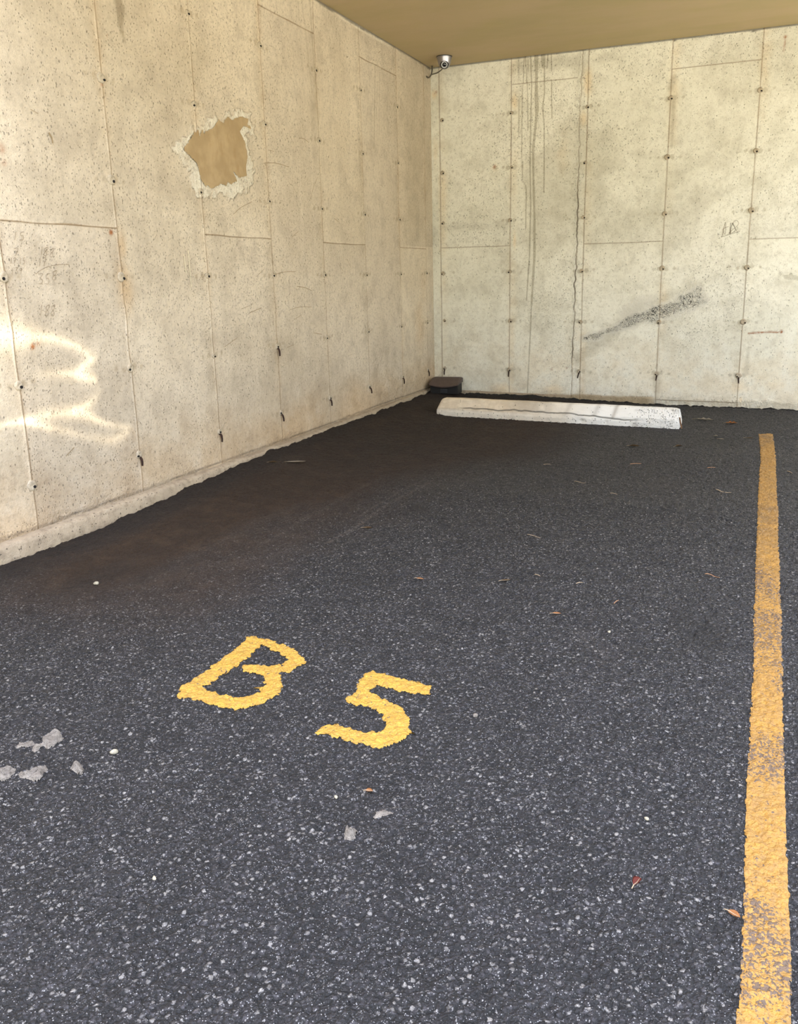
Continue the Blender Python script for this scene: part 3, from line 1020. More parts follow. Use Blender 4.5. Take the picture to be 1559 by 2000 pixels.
def build_ceiling():
    xs, ys = np.linspace(-.25, 4.4, 90), np.linspace(-4.7, .25, 90)
    U, V = np.meshgrid(xs, ys, indexing='ij')
    Z = CEIL+(fbm(U, V, .5, 400)-.5)*.02*smooth(U/.4)*smooth(-V/.4)
    co = np.stack([U, V, Z], -1).reshape(-1, 3)
    n = len(co)
    top = co.copy()
    top[:, 2] = CEIL+.25
    q = grid_quads(90, 90, True)
    i = np.arange(89)
    f = [q, q[:, ::-1]+n]
    for a, b in ((i*90, (i+1)*90), (i*90+89, (i+1)*90+89), (i, i+1), (89*90+i, 89*90+i+1)):
        f.append(np.stack([a, b, b+n, a+n], 1))
    o = np_mesh('ceiling', np.concatenate([co, top]), np.concatenate(f), M_CEIL, shade=False)
    return tag(o, 'smooth olive-tan painted soffit', kind='structure')


build_ceiling()


# ------------------------------------------------------------------ floor
def floor_z(x, y):
    x, y = np.asarray(x, float), np.asarray(y, float)
    left = .058*smooth((.55-x)/.5)*smooth((y+4.3)/1.6)
    back = .030*smooth((y+.28)/.25)*smooth((1.9-x)/1.2)
    edge = smooth((.10-x)/.05)*(fbm(x*2, y, 9, 500, 4)-.5)*.030
    edge2 = smooth((y+.06)/.04)*(fbm(x, y*2, 11, 520, 4)-.5)*.016
    stones = (fbm(x, y, 85, 550, 3)-.5)*.0095+(vnoise(x, y, 38, 560)-.5)*.0035
    return np.maximum(left, back)+edge+edge2+(fbm(x, y, 1.1, 540)-.5)*.004+stones


FPT = lambda u, v: tuple(onz(u, v, 0.0)[:2])


def at_floor(u, v):
    z = 0.0
    for _ in range(4):
        p = onz(u, v, z)
        z = float(floor_z(p[0], p[1]))
    return Vector((p[0], p[1], z))


def build_floor():
    xs = np.unique(np.concatenate([np.arange(-.1, 3.0, .0038), np.linspace(3.0, 4.4, 40)]).round(4))
    ys = np.unique(np.concatenate([np.linspace(-7.3, -6.2, 20), np.arange(-6.2, -5.95, .02), np.arange(-5.95, -4.2, .0034), np.arange(-4.2, -3.0, .006), np.arange(-3.0, -.2, .014), np.arange(-.2, .10, .008)]).round(4))
    U, V = np.meshgrid(xs, ys, indexing='ij')
    Z = floor_z(U, V)
    A = {k: np.zeros(U.shape) for k in ('dust_shade', 'scuff', 'oil_shade')}
    n = fbm(U, V, .9, 601)
    d = smooth((1.65-U+.8*(n-.5)+.14*(V+2.6))/.9)*smooth((V+5.2)/.8)
    d = np.maximum(d, smooth((-.2-V)/.4)*smooth((1.9-U+.5*(n-.5))/.8)*smooth((V+2.9)/1.0))
    A['dust_shade'] = np.clip(d*(.75+.7*fbm(U*2.5, V*.8, 1.5, 610)), 0, 1)  # silt, widened and deepened to paint in far dimness and warm wall bounce
    A['oil_shade'] = np.maximum(A['oil_shade'], .50*smooth((V+4.3)/2.2)*(.6+.7*fbm(U, V, 1.3, 640)))  # shade of the far floor painted in, deeper towards the back wall
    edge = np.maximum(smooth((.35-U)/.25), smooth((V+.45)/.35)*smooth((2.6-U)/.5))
    A['oil_shade'] = np.maximum(A['oil_shade'], edge*.75)
    for px, r, s, asp in [((1375, 1235), .16, .8, .55), ((1415, 860), .28, .95, .55), ((820, 993), .12, .8, .6), ((1340, 1200), .12, .5, .5), ((1250, 1277), .05, .7, .6),
                          ((1200, 890), .3, .5, .6), ((720, 1130), .2, .35, .4), ((1000, 835), .35, .5, .8), ((900, 850), .3, .5, .7), ((1085, 860), .15, .5, .5), ((1270, 845), .2, .7, .8), ((925, 880), .15, .5, .5),
                          ((690, 900), .2, .5, .4), ((200, 1125), .15, .6, .3), ((300, 1120), .1, .4, .3)]:
        A['oil_shade'] = np.maximum(A['oil_shade'], s*blob(U, V, FPT(*px), r, 1.0, asp))
    for pts, w, s in [([(845, 938), (800, 962), (750, 990), (690, 1032), (640, 1060)], .022, .9), ([(830, 937), (780, 960), (740, 985), (700, 1010)], .014, .8),
                      ([(755, 928), (700, 955), (650, 985), (600, 1010), (520, 1060)], .03, .45), ([(600, 980), (500, 1020), (430, 1060), (300, 1130)], .05, .3),
                      ([(560, 1075), (400, 1110)], .15, .3), ([(1140, 1240), (1190, 1290)], .06, .3), ([(980, 838), (1110, 838)], .014, .8), ([(1180, 835), (1230, 842)], .02, .6), ([(1060, 826), (1085, 830)], .015, .7),
                      ([(150, 1143), (175, 1141)], .012, .8), ([(1462, 1370), (1475, 1368)], .012, .9), ([(730, 1588), (770, 1580)], .012, .8),
                      ([(1280, 960), (1310, 940)], .15, .25)]:
        A['scuff'] = np.maximum(A['scuff'], s*band(U, V, [FPT(*p) for p in pts], w, 1.0))
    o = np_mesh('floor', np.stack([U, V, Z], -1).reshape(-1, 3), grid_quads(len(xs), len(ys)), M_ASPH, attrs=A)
    return tag(o, 'dark asphalt parking floor, dusty brown beside the left wall', kind='structure')


FLOOR = build_floor()

# unseen ground outside; pale tone and right-hand strip added to bounce sunlight in
def mk_yard():
    t = NT('bounce_paving')
    n = t.noise(3, 4, .6)
    return t.done(t.mix(n, (.42, .39, .30), (.52, .48, .37)), .9)


bm = bmesh.new()
box_bm(bm, (-14, -26, -.30), (20, -7.3, -.01))
box_bm(bm, (4.4, -7.3, -.30), (20, .3, -.01))
yd = bm_obj('ground', bm, mk_yard())
tag(yd, 'unseen pale ground added beyond the parking bay to bounce sunlight in', kind='structure')


# ------------------------------------------------------------------ ledges at the foot of the walls
def build_ledge_left():
    ys = np.concatenate([np.linspace(-7.6, -5.1, 40), np.arange(-5.08, -.10, .012)])
    prof_n = 14
    co, A = [], []
    Y = ys[:, None]+np.zeros((1, prof_n))
    T = np.zeros((len(ys), 1))+np.linspace(0, 1, prof_n)[None]
    top = .070+.006*(fbm(ys, ys*0, 2, 700)-.5)+.010*smooth((ys+2.5)/1.5)*1
    wid = .040*smooth((-ys-.05)/1.2)*.55+.022+.020*(fbm(ys, ys*0, 5, 710, 4)-.5)
    # profile: from wall outwards then down
    X = np.where(T < .4, T/.4*wid[:, None], wid[:, None]+.006*(T-.4))
    Zt = np.where(T < .4, top[:, None]-.004*T/.4, top[:, None]-.004-(T-.4)/.6*.13)
    r = np.exp(-((T-.4)/.12)**2)
    X = X-r*.006+(fbm(Y, Zt, 22, 720, 4)-.5)*.014*(T > 0)
    Zt = Zt-r*.004+(fbm(Y, X, 25, 730)-.5)*.005*(T > 0)
    X = np.where(T <= 0, -.01, X)
    o = np_mesh('baseboard_left', np.stack([X, Y, Zt], -1).reshape(-1, 3), grid_quads(len(ys), prof_n), M_CURB)
    return tag(o, 'low rough concrete ledge along the foot of the left wall', kind='structure')


build_ledge_left()


def build_ledge_back():
    x0, x1 = .02, BX(1111, 775)[0]
    xs = np.arange(x0, x1, .01)
    n = 12
    X = xs[:, None]+np.zeros((1, n))
    T = np.zeros((len(xs), 1))+np.linspace(0, 1, n)[None]
    za, zb = ony(897, 761)[2], ony(1110, 772)[2]
    top = np.interp(xs, [x0, x1], [za, zb])+.012*(fbm(xs, xs*0, 7, 740, 4)-.5)
    Yp = np.where(T < .35, -T/.35*.016, -.016-.004*(T-.35))
    Z = np.where(T < .35, top[:, None], top[:, None]-(T-.35)/.65*.12)
    Yp = Yp+(fbm(X, Z, 30, 750)-.5)*.008*(T > 0)
    Yp = np.where(T <= 0, .01, Yp)
    o = np_mesh('baseboard_back', np.stack([X, Yp, Z], -1).reshape(-1, 3), grid_quads(len(xs), n, True), M_CURB)
    return tag(o, 'cracked concrete ledge at the foot of the back wall behind the wheel stop', kind='structure')


build_ledge_back()

# black soil and moss gathered against the back wall
xs = np.arange(.30, 3.0, .009)
T = np.linspace(0, 1, 16)
X = xs[:, None]+np.zeros((1, 16))
Tm = np.zeros((len(xs), 1))+T[None]
wd = .10*smooth((1.9-xs)/1.2)+.022+.03*(fbm(xs, xs*0, 9, 760, 4)-.5)
hg = .006*smooth((2.2-xs)/1.0)+.008+.020*(fbm(xs, xs*0, 16, 770, 4)-.5)
Yy = -.012-Tm*wd[:, None]
Zz = floor_z(X, Yy)+hg[:, None]*(1-Tm)**1.3+.010*(fbm(X, Yy, 45, 780)-.5)*(1-Tm)-.003
xs_ = xs
so = np_mesh('soil_drift', np.stack([X, Yy, Zz], -1).reshape(-1, 3), grid_quads(len(xs), 16, True), M_BLACKDIRT)
tag(so, 'line of black soil gathered along the foot of the back wall', 'soil', kind='stuff')


# ------------------------------------------------------------------ caustic light thrown on the left wall by a car's bright bodywork outside
def reflected_glint():
    Lp = Vector((2.4, -8.3, 1.1))
    ld = bpy.data.lights.new('reflected_sunlight', 'SPOT')
    ld.energy = 1.0
    ld.shadow_soft_size = 0.004
    ld.spot_size = math.radians(60)
    ld.spot_blend = 0.2
    lo = bpy.data.objects.new('reflected_sunlight', ld)
    COL.objects.link(lo)
    tgt = Vector((0, -4.35, .6))
    lo.location = Lp
    lo.rotation_euler = (tgt-Lp).to_track_quat('-Z', 'Y').to_euler()
    ld.use_nodes = True
    nt = ld.node_tree
    n, l = nt.nodes, nt.links
    n.clear()
    out = n.new('ShaderNodeOutputLight')
    em = n.new('ShaderNodeEmission')
    l.new(em.outputs[0], out.inputs[0])
    geo = n.new('ShaderNodeNewGeometry')
    sp = n.new('ShaderNodeSeparateXYZ')
    l.new(geo.outputs['Incoming'], sp.inputs[0])

    def mt(op, a, b=0.0, c=None):
        m = n.new('ShaderNodeMath')
        m.operation = op
        for i, v in enumerate((a, b) if c is None else (a, b, c)):
            if isinstance(v, (int, float)): m.inputs[i].default_value = v
            else: l.new(v, m.inputs[i])
        return m.outputs[0]
    # where this ray meets the wall plane x = 0
    k = mt('DIVIDE', -Lp.x, sp.outputs['X'])
    yw = mt('MULTIPLY_ADD', sp.outputs['Y'], k, Lp.y)
    zw = mt('MULTIPLY_ADD', sp.outputs['Z'], k, Lp.z)
    total = None
    streaks = [
        ([(-60, 395), (80, 400), (300, 408), (430, 440), (560, 500), (630, 560)], [.05, .045, .022, .018, .022, .03], [1.0, 1.1, .8, .7, .6, 0]),
        ([(130, 665), (300, 658), (450, 655), (600, 680), (660, 700)], [.012, .018, .02, .022, .02], [.0, .25, .7, 1.0, 0]),
        ([(500, 650), (570, 600), (640, 540), (660, 500)], [.012, .02, .02, .03], [.3, .7, .4, 0]),
        ([(-60, 1020), (60, 990), (170, 972), (330, 935), (560, 925), (700, 985), (830, 1010), (900, 1010)], [.012, .012, .014, .024, .024, .018, .016, .02], [.3, .5, .95, .7, 1.0, .6, .35, 0]),
        ([(480, 905), (560, 880), (640, 820), (690, 740)], [.012, .018, .025, .03], [.5, .7, .4, 0]),
        ([(160, 972), (300, 1010), (450, 1045), (600, 1080), (740, 1100), (840, 1060), (880, 1020)], [.012, .016, .02, .022, .025, .025, .02], [.9, .7, .4, .3, .5, .5, 0]),
    ]
    for pts, ws, amps in streaks:
        P = [LZ(*C3(*p)) for p in pts]
        ys = [p[0] for p in P]
        zs = [p[1] for p in P]
        y0, y1 = min(ys), max(ys)
        t = mt('DIVIDE', mt('SUBTRACT', yw, y0), y1-y0)

        def curve(vals, lo_, hi_):
            c = n.new('ShaderNodeFloatCurve')
            cv = c.mapping.curves[0]
            c.mapping.extend = 'HORIZONTAL'
            order = sorted(range(len(P)), key=lambda i: ys[i])
            q = [((ys[i]-y0)/(y1-y0), (vals[i]-lo_)/(hi_-lo_)) for i in order]
            cv.points[0].location = q[0]
            cv.points[1].location = q[-1]
            for a in q[1:-1]: cv.points.new(*a)
            c.mapping.update()
            l.new(t, c.inputs['Value'])
            return mt('MULTIPLY_ADD', c.outputs[0], hi_-lo_, lo_)
        zc = curve(zs, 0.0, 1.2)
        wc = curve(ws, 0.0, .1)
        ac = curve(amps, 0.0, 1.3)
        ok = mt('MULTIPLY', mt('GREATER_THAN', t, 0.0), mt('LESS_THAN', t, 1.0))
        d = mt('DIVIDE', mt('ABSOLUTE', mt('SUBTRACT', zw, zc)), wc)
        g = mt('EXPONENT', mt('MULTIPLY', mt('POWER', d, 1.5), -1.0))
        g = mt('MULTIPLY', mt('MULTIPLY', g, ac), ok)
        total = g if total is None else mt('ADD', total, g)
    # broad soft pool around the streaks
    px = LZ(*C3(330, 700))
    dd = mt('ADD', mt('POWER', mt('DIVIDE', mt('SUBTRACT', yw, px[0]-.15), .50), 2.0), mt('POWER', mt('DIVIDE', mt('SUBTRACT', zw, px[1]), .30), 2.0))
    total = mt('MULTIPLY_ADD', mt('EXPONENT', mt('MULTIPLY', dd, -1.0)), .10, total)
    em.inputs[0].default_value = (1.0, .93, .76, 1)
    l.new(mt('MULTIPLY', total, 1000.0), em.inputs[1])
    return lo


reflected_glint()

# ------------------------------------------------------------------ wheel stop
def build_stop():
    a, b = at_floor(853, 808), at_floor(1326, 838)
    a.z = b.z = 0
    d = (b-a)
    L = d.length
    ang = math.atan2(d.y, d.x)
    root = empty('wheel_stop', (a.x, a.y, 0), ang)
    tag(root, 'long white concrete wheel stop with cracked front, lying before the back wall', 'wheel stop')
    # section (depth y, height z), front bottom first; body is swept along x
    sec = [(0.0, -.01), (-.002, .030), (.002, .062), (.022, .092), (.042, .122), (.052, .128), (.105, .128), (.116, .120), (.150, .062), (.154, .030), (.154, -.01)]
    S = []
    for (p, q), (r, s) in zip(sec[:-1], sec[1:]):
        k = 9 if q < .13 and p < .05 else 3
        for i in range(k):
            S.append((p+(r-p)*i/k, q+(s-q)*i/k))
    S.append(sec[-1])
    xs = np.concatenate([np.linspace(0, .03, 5)[:-1], np.arange(.03, L-.03, .010), np.linspace(L-.03, L, 5)])
    S = np.array(S)
    X = xs[:, None]+np.zeros((1, len(S)))
    Y = np.zeros((len(xs), 1))+S[None, :, 0]
    Z = np.zeros((len(xs), 1))+S[None, :, 1]
    endt = np.minimum(xs, L-xs)
    # ends lean in towards the top and are rounded
    lean = np.clip((Z-.045)/.083, 0, 1)**1.2*.024+np.clip(Z-.02, 0, 1)*.03
    X = np.where(X < .06, X+lean*(1-X/.06), X)
    X = np.where(X > L-.06, X-lean*.45*(1-(L-X)/.06), X)
    rnd = (1-smooth(endt/.03))[:, None]
    Y = Y+(.077-Y)*rnd*.04
    Z = Z-rnd*.006*(Z > .05)
    # worn: noise, chips along bottom edge and at right end
    f = fbm(X, Z+Y, 20, 800, 4)-.5
    front = (Y < .06)
    Y = Y+front*f*.007
    Z = Z+(fbm(X, Y, 12, 810, 3)-.5)*.005*(Z > .02)
    # horizontal crack along the front
    czz = .066+.030*(fbm(xs, xs*0, 9, 820, 5)-.5)-.026*smooth((xs-.9)/.6)
    crack = np.exp(-((Z-czz[:, None])/.0036)**2)*front*smooth((xs-.15)/.1)[:, None]*smooth((1.55-xs)/.15)[:, None]
    Y = Y+crack*.010
    chip = smooth((fbm(X, Z*.6, 7, 830, 3)-.58)/.08)*front*smooth((.045-Z)/.03)*smooth((X-.9)/.3)
    Y = Y+chip*.02
    paint = smooth((X-.75+.5*(fbm(X, Z, 3, 840)-.5))/.5)
    grime = smooth((fbm(X*1.0, Z*2, 4, 850, 3)-.5)/.12)*front
    A = dict(crack=crack, white=np.maximum(paint, .35*smooth((.06-Z)/.02)*front), rough=np.clip(smooth((X-1.35)/.25)+.35*smooth((.05-Z)/.02), 0, 1),
             streak=np.exp(-((X-1.33-.25*(Z-.09))/.014)**2)*(Z > .05)+np.exp(-((X-1.0-.35*(Z-.09))/.02)**2)*(Z > .055)*.6+np.exp(-((X-1.2-.35*(Z-.09))/.018)**2)*(Z > .055)*.7+.7*smooth((fbm(X, Z, 6, 860)-.52)/.1)*smooth((.22-np.abs(X-.72))/.15)*(Z > .06),
             damp=smooth((fbm(X*1.2, Z*3, 5, 870, 3)-.45)/.15)*smooth((X-1.3)/.2)*.8)
    t = NT('weathered_white_concrete')
    n2, n3 = t.noise(18, 4, .65), t.noise(90, 3, .7)
    c = t.mix(t.step(n2, .35, .65), srgb(205, 188, 162), srgb(222, 207, 182))
    c = t.mix(t.math('MULTIPLY', t.attr('white'), .9), c, srgb(238, 236, 230))
    c = t.mix(t.math('MULTIPLY', t.attr('streak'), .55, clamp=True), c, srgb(140, 128, 112))
    c = t.mix(t.math('MULTIPLY', t.attr('damp'), t.step(n2, .4, .7)), c, srgb(160, 156, 148))
    v = t.voro(95)
    vc = t.rgb(v['Color'])
    hole = t.math('MULTIPLY', t.math('LESS_THAN', vc[0], t.math('MULTIPLY_ADD', t.attr('rough'), .45, .04)), t.math('SUBTRACT', 1.0, t.step(v['Distance'], .2, .42)))
    c = t.mix(t.math('MULTIPLY', hole, .7), c, (.09, .08, .07))
    c = t.mix(t.math('MULTIPLY', t.attr('crack'), .95), c, (.10, .085, .07))
    h = t.math('MULTIPLY_ADD', n3, t.math('MULTIPLY_ADD', t.attr('rough'), 2.5, .6), t.math('MULTIPLY', hole, -2.0))
    m = t.done(c, .85, t.bump(h, .0022), .25)
    co = np.stack([X, Y, Z], -1).reshape(-1, 3)
    q = grid_quads(len(xs), len(S))
    body = np_mesh('concrete_bar', co, q, m, root, A)
    # end caps: fan of quads across the section
    ns = len(S)
    me = body.data
    bm = bmesh.new()
    bm.from_mesh(me)
    bm.verts.ensure_lookup_table()
    for base in (0, (len(xs)-1)*ns):
        for i in range(ns//2-1):
            j = ns-1-i
            vs = [bm.verts[base+i], bm.verts[base+i+1], bm.verts[base+j-1], bm.verts[base+j]]
            if len(set(vs)) > 3: bm.faces.new(vs)
    bmesh.ops.recalc_face_normals(bm, faces=bm.faces)
    bm.to_mesh(me)
    bm.free()
    # bent rusty strap at the right end
    bm = bmesh.new()
    pts = [(L-.022, .035, .080), (L+.000, .022, .070), (L+.006, .014, .045), (L+.014, .006, .022), (L+.018, .0, .004)]
    tube(bm, pts, [.004, .005, .005, .006, .005], 7)
    rb = bm_obj('rusty_strap', bm, M_RUSTB, root)
    rb['label'] = 'rusty brown strap at the chipped end'
    return root


build_stop()


# ------------------------------------------------------------------ bait box in the corner
def build_box():
    # lid: brown slab with sloping front whose lower edge is bowed
    root = empty('bait_box', (.165, -.16, float(floor_z(.165, -.16))), math.radians(6))
    tag(root, 'squat black box with brown lid in the corner of the walls', 'bait box')
    w, hh = .128, .095
    bm = bmesh.new()
    box_bm(bm, (-w+.008, -.072, .0), (w-.008, .085, hh-.012), .008)
    # recessed entrance arches either side
    b = bm_obj('box_body', bm, M_BOXBODY, root)
    bm = bmesh.new()
    n = 17
    rows = []
    for i in range(n):
        x = -w+2*w*i/(n-1)
        e = abs(x)/w
        corner = smooth((e-.86)/.14)
        bow = (1-e**1.6)
        yb = .092
        top = hh+.022-corner*.006
        fy = -.095+corner*.010
        pts = [(yb, hh-.005), (yb, top+.006), (yb-.010, top+.014), (.030, top+.014), (.018, top+.010), (fy-.006, hh-.008-.018*bow), (fy-.004, hh-.016-.020*bow), (fy+.010, hh-.014-.016*bow)]
        rows.append([bm.verts.new((x, p[0], p[1])) for p in pts])
    for r0, r1 in zip(rows[:-1], rows[1:]):
        for k in range(len(r0)):
            k2 = (k+1) % len(r0)
            bm.faces.new((r0[k], r0[k2], r1[k2], r1[k]))
    bm.faces.new(rows[0])
    bm.faces.new(rows[-1][::-1])
    lid = bm_obj('lid', bm, M_BOXLID, root)
    bm = bmesh.new()
    box_bm(bm, (-.03, -.076, .012), (.03, -.069, .045), .002)
    bm_obj('latch', bm, M_DARKMET, root)


build_box()


# ------------------------------------------------------------------ dome camera under the soffit
def build_cam():
    p = onz(868, 110, CEIL)
    root = empty('security_camera', (p[0], p[1], CEIL), 0)
    tag(root, 'small grey dome security camera under the soffit near the corner', 'security camera')
    bm = bmesh.new()
    lathe(bm, [(.056, .004), (.058, -.004), (.057, -.012), (.052, -.030), (.047, -.050), (.041, -.066), (.030, -.080), (.016, -.088), (.004, -.090)], 36)
    bm_obj('housing', bm, M_METAL, root, True)
    bm = bmesh.new()
    lathe(bm, [(.061, .006), (.061, -.004), (.059, -.006)], 36)
    bm_obj('base_ring', bm, M_DARKMET, root, True)
    # eyeball turned towards the viewer and down
    dirv = (Vector(CAM)-Vector((p[0], p[1], CEIL-.07)))
    dirv = Vector((dirv.x*.95, dirv.y, -dirv.length*.42)).normalized()
    Mq = dirv.to_track_quat('Z', 'Y').to_matrix()
    c0 = Vector((.006, -.016, -.058))
    bm = bmesh.new()
    R = .035
    lathe(bm, [(.004, -R)]+[(R*math.sin(a), -R*math.cos(a)) for a in [math.radians(x) for x in range(15, 140, 12)]]+[(.024, R*.74)], 30, c0, Mq)
    eye = bm_obj('eyeball', bm, M_DARKMET, root, True)
    bm = bmesh.new()
    lathe(bm, [(.0235, R*.70), (.0240, R*.80), (.0205, R*.84), (.0165, R*.80), (.0160, R*.72)], 30, c0, Mq)
    bm_obj('light_ring', bm, M_RING, eye, True)
    bm = bmesh.new()
    lathe(bm, [(.0155, R*.70), (.0150, R*.83), (.009, R*.92), (.002, R*.95)], 24, c0, Mq)
    bm_obj('lens', bm, M_LENS, eye, True)


build_cam()

# loose cable drooping from the soffit in the corner
bm = bmesh.new()
pts = [(.135, -.035, CEIL+.0), (.115, -.040, CEIL-.03), (.08, -.045, CEIL-.052), (.045, -.05, CEIL-.060), (.030, -.05, CEIL-.062)]
tube(bm, [tuple(p) for p in smooth_line(pts, 5)], .0045, 7)
pts = [(.035, -.055, CEIL+.0), (.038, -.06, CEIL-.03), (.033, -.062, CEIL-.06), (.018, -.07, CEIL-.085), (.008, -.085, CEIL-.088), (.000, -.095, CEIL-.080)]
tube(bm, [tuple(p) for p in smooth_line(pts, 5)], .006, 7)
cb = bm_obj('cable', bm, M_CABLE, None, True)
tag(cb, 'thin grey cable looping down from the soffit in the wall corner', 'cable')


# ------------------------------------------------------------------ paint on the floor
K1 = lambda u, v: (300+u*.38486, 1200+v*.38486)
B_out = [(125, 415), (150, 370), (240, 305), (330, 240), (400, 185), (480, 120), (520, 112), (600, 130), (700, 170), (750, 205), (770, 238), (740, 265), (690, 295), (645, 310), (650, 360), (630, 410), (560, 455), (470, 477), (380, 484), (290, 465), (190, 432), (130, 427)]
B_in = [(548, 162), (600, 180), (650, 205), (674, 235), (650, 262), (600, 265), (540, 255), (490, 250), (455, 262), (450, 290), (500, 302), (560, 315), (568, 340), (560, 370), (530, 400), (480, 415), (400, 422), (330, 407), (275, 385), (258, 370), (290, 350), (350, 315), (400, 280), (480, 220)]
F_out = [(1100, 291), (1160, 300), (1260, 328), (1340, 348), (1416, 365), (1400, 414), (1300, 400), (1200, 377), (1130, 357), (1102, 405), (1180, 435), (1260, 480), (1300, 530), (1302, 590), (1278, 640), (1210, 670), (1130, 680), (1040, 662), (930, 632), (828, 600), (875, 553), (960, 573), (1060, 595), (1130, 605), (1165, 590), (1175, 550), (1150, 510), (1080, 475), (1010, 464), (975, 434), (1018, 400), (1035, 350), (1065, 310)]


def paint(name, poly_px, holes_px, step, mat, rag, wear, dirt, seed):
    poly = [FPT(*p) for p in poly_px]
    holes = [[FPT(*p) for p in h] for h in holes_px]
    put = lambda U, V, t: np.stack([U, V, floor_z(U, V)+.0008+.0022*t], -1)
    return cut_sheet(name, poly, holes, step, put, mat, None, rag, 70, dict(wear=wear, dirt=dirt), seed=seed)


o = paint('painted_letter', [K1(*p) for p in B_out], [[K1(*p) for p in B_in]], .0022, M_PAINT, .010, lambda U, V: .25+.5*smooth((fbm(U, V, 8, 901)-.45)/.2), lambda U, V: .25*fbm(U, V, 5, 902), 1)
tag(o, 'yellow letter B painted by hand on the asphalt', 'painted letter')
o = paint('painted_number', [K1(*p) for p in F_out], [], .0022, M_PAINT, .010, lambda U, V: .25+.5*smooth((fbm(U, V, 8, 911)-.45)/.2), lambda U, V: .25*fbm(U, V, 5, 912), 2)
tag(o, 'yellow number 5 painted by hand on the asphalt', 'painted number')
lft = [(1482, 848), (1484, 870), (1486, 900), (1483, 922), (1483, 935), (1481, 965), (1480, 1000), (1478, 1050), (1476, 1100), (1475, 1160), (1473, 1200), (1472, 1300), (1466, 1400), (1464, 1450), (1459, 1520), (1456, 1600), (1453, 1700), (1452, 1800), (1447, 1900), (1440, 1990), (1434, 2060), (1428, 2140)]
rgt = [(1510, 848), (1513, 870), (1516, 900), (1517, 940), (1518, 970), (1521, 1005), (1520, 1050), (1523, 1100), (1524, 1160), (1527, 1200), (1529, 1300), (1530, 1400), (1533, 1500), (1535, 1600), (1539, 1700), (1543, 1800), (1545, 1900), (1546, 1990), (1547, 2060), (1549, 2140)]
o = paint('painted_line', lft+rgt[::-1], [], .003, M_LINE, .0045, lambda U, V: .15+.85*smooth((fbm(U, V, 5, 921)-.42)/.2)*smooth((-2.6-V)/1.2), lambda U, V: .25+.75*smooth((fbm(U*1.0, V*.7, 4, 922)-.4)/.2)*smooth((V+4.2)/1.5)+.3*smooth((V+4)/2), 3)
tag(o, 'long worn yellow bay line painted on the asphalt at the right', 'painted line')


# ------------------------------------------------------------------ crumbs, pebbles, leaves and twigs lying about
def splat(px, label, h, seed, name='mortar_crumb', cat='mortar crumb', mat=None, group=None):
    poly = [tuple(at_floor(*p)[:2]) for p in px]
    c = np.mean(poly, 0)

    def put(U, V, t):
        return np.stack([U, V, floor_z(U, V)-.001+h*t**.6*(.25+1.5*fbm(U, V, 110, seed, 4))], -1)
    P = np.array(poly)
    lo, hi = P.min(0)-.008, P.max(0)+.008
    step = .0022
    us, vs = np.arange(lo[0], hi[0], step), np.arange(lo[1], hi[1], step)
    U, V = np.meshgrid(us, vs, indexing='ij')
    s = poly_sd(U, V, poly)+(fbm(U, V, 70, seed)-.5)*.010
    keep = s > 0
    cell = (keep[:-1, :-1] & keep[1:, :-1] & keep[1:, 1:] & keep[:-1, 1:]).ravel()
    t = smooth(s/.012)
    q = grid_quads(len(us), len(vs))[cell]
    if len(q) == 0: return None
    used, inv = np.unique(q.ravel(), return_inverse=True)
    co = put(U, V, t).reshape(-1, 3)[used]
    o = np_mesh(name, co-np.array([c[0], c[1], 0]), inv.reshape(-1, 4), mat or M_SPLAT)
    o.location = (c[0], c[1], 0)
    return tag(o, label, cat, group)


S2 = lambda u, v: (u*.19243, 1380+v*.19243)
S3 = lambda u, v: (600+u*.19243, 1480+v*.19243)
GR = 'dried mortar crumbs stuck to the asphalt'
splat([S2(*p) for p in [(310, 460), (330, 410), (430, 370), (410, 330), (480, 270), (570, 230), (620, 270), (650, 320), (600, 370), (540, 410), (480, 440), (440, 400), (350, 470)]], 'biggest pale grey mortar splash left of the B, shaped like a club', .010, 1001, group=GR)
splat([S2(*p) for p in [(155, 445), (190, 365), (320, 345), (380, 380), (300, 415), (200, 420)]], 'thin faint mortar splash just left of the club-shaped splash', .006, 1002, group=GR)
splat([S2(*p) for p in [(-60, 640), (0, 625), (100, 612), (170, 640), (140, 700), (60, 755), (0, 755), (-60, 740)]], 'mortar splash cut by the left picture edge', .011, 1003, group=GR)
splat([S2(*p) for p in [(155, 680), (300, 655), (470, 590), (485, 640), (440, 730), (370, 765), (270, 745), (200, 735)]], 'wedge-shaped mortar splash with a brown end', .011, 1004, group=GR)
splat([S2(*p) for p in [(705, 640), (750, 580), (800, 572), (870, 630), (820, 700), (770, 685)]], 'small round mortar crumb alone to the right of the wedge-shaped splash', .012, 1005, group=GR)
splat([S3(*p) for p in [(348, 775), (380, 720), (415, 695), (440, 755), (475, 725), (518, 760), (495, 830), (430, 840), (375, 835)]], 'whitish crumbly mortar lump below the number 5', .014, 1006, group=GR)
splat([S3(*p) for p in [(668, 612), (710, 540), (760, 525), (885, 540), (890, 570), (760, 592), (700, 622)]], 'dull grey mortar smear between the number 5 and the whitish lump', .004, 1007, group=GR)


def pebble(u, v, r, label, mat, flat=.6, name='pebble', seed=0):
    p = at_floor(u, v)
    rr = random.Random(seed+int(u))
    bm = bmesh.new()
    bmesh.ops.create_icosphere(bm, subdivisions=2, radius=r)
    ph = rr.random()*9
    for w in bm.verts:
        k = 1+.18*math.sin(w.co.x/r*2.3+ph)+.14*math.cos(w.co.y/r*3.1+ph*2)
        w.co = Vector((w.co.x*k*1.2, w.co.y*k*.85, w.co.z*k*flat))
    o = bm_obj(name, bm, mat, None, True)
    o.location = p+Vector((0, 0, r*flat*.55))
    o.rotation_euler = (0, 0, rr.random()*3)
    return tag(o, label, 'pebble', 'loose pebbles on the asphalt')


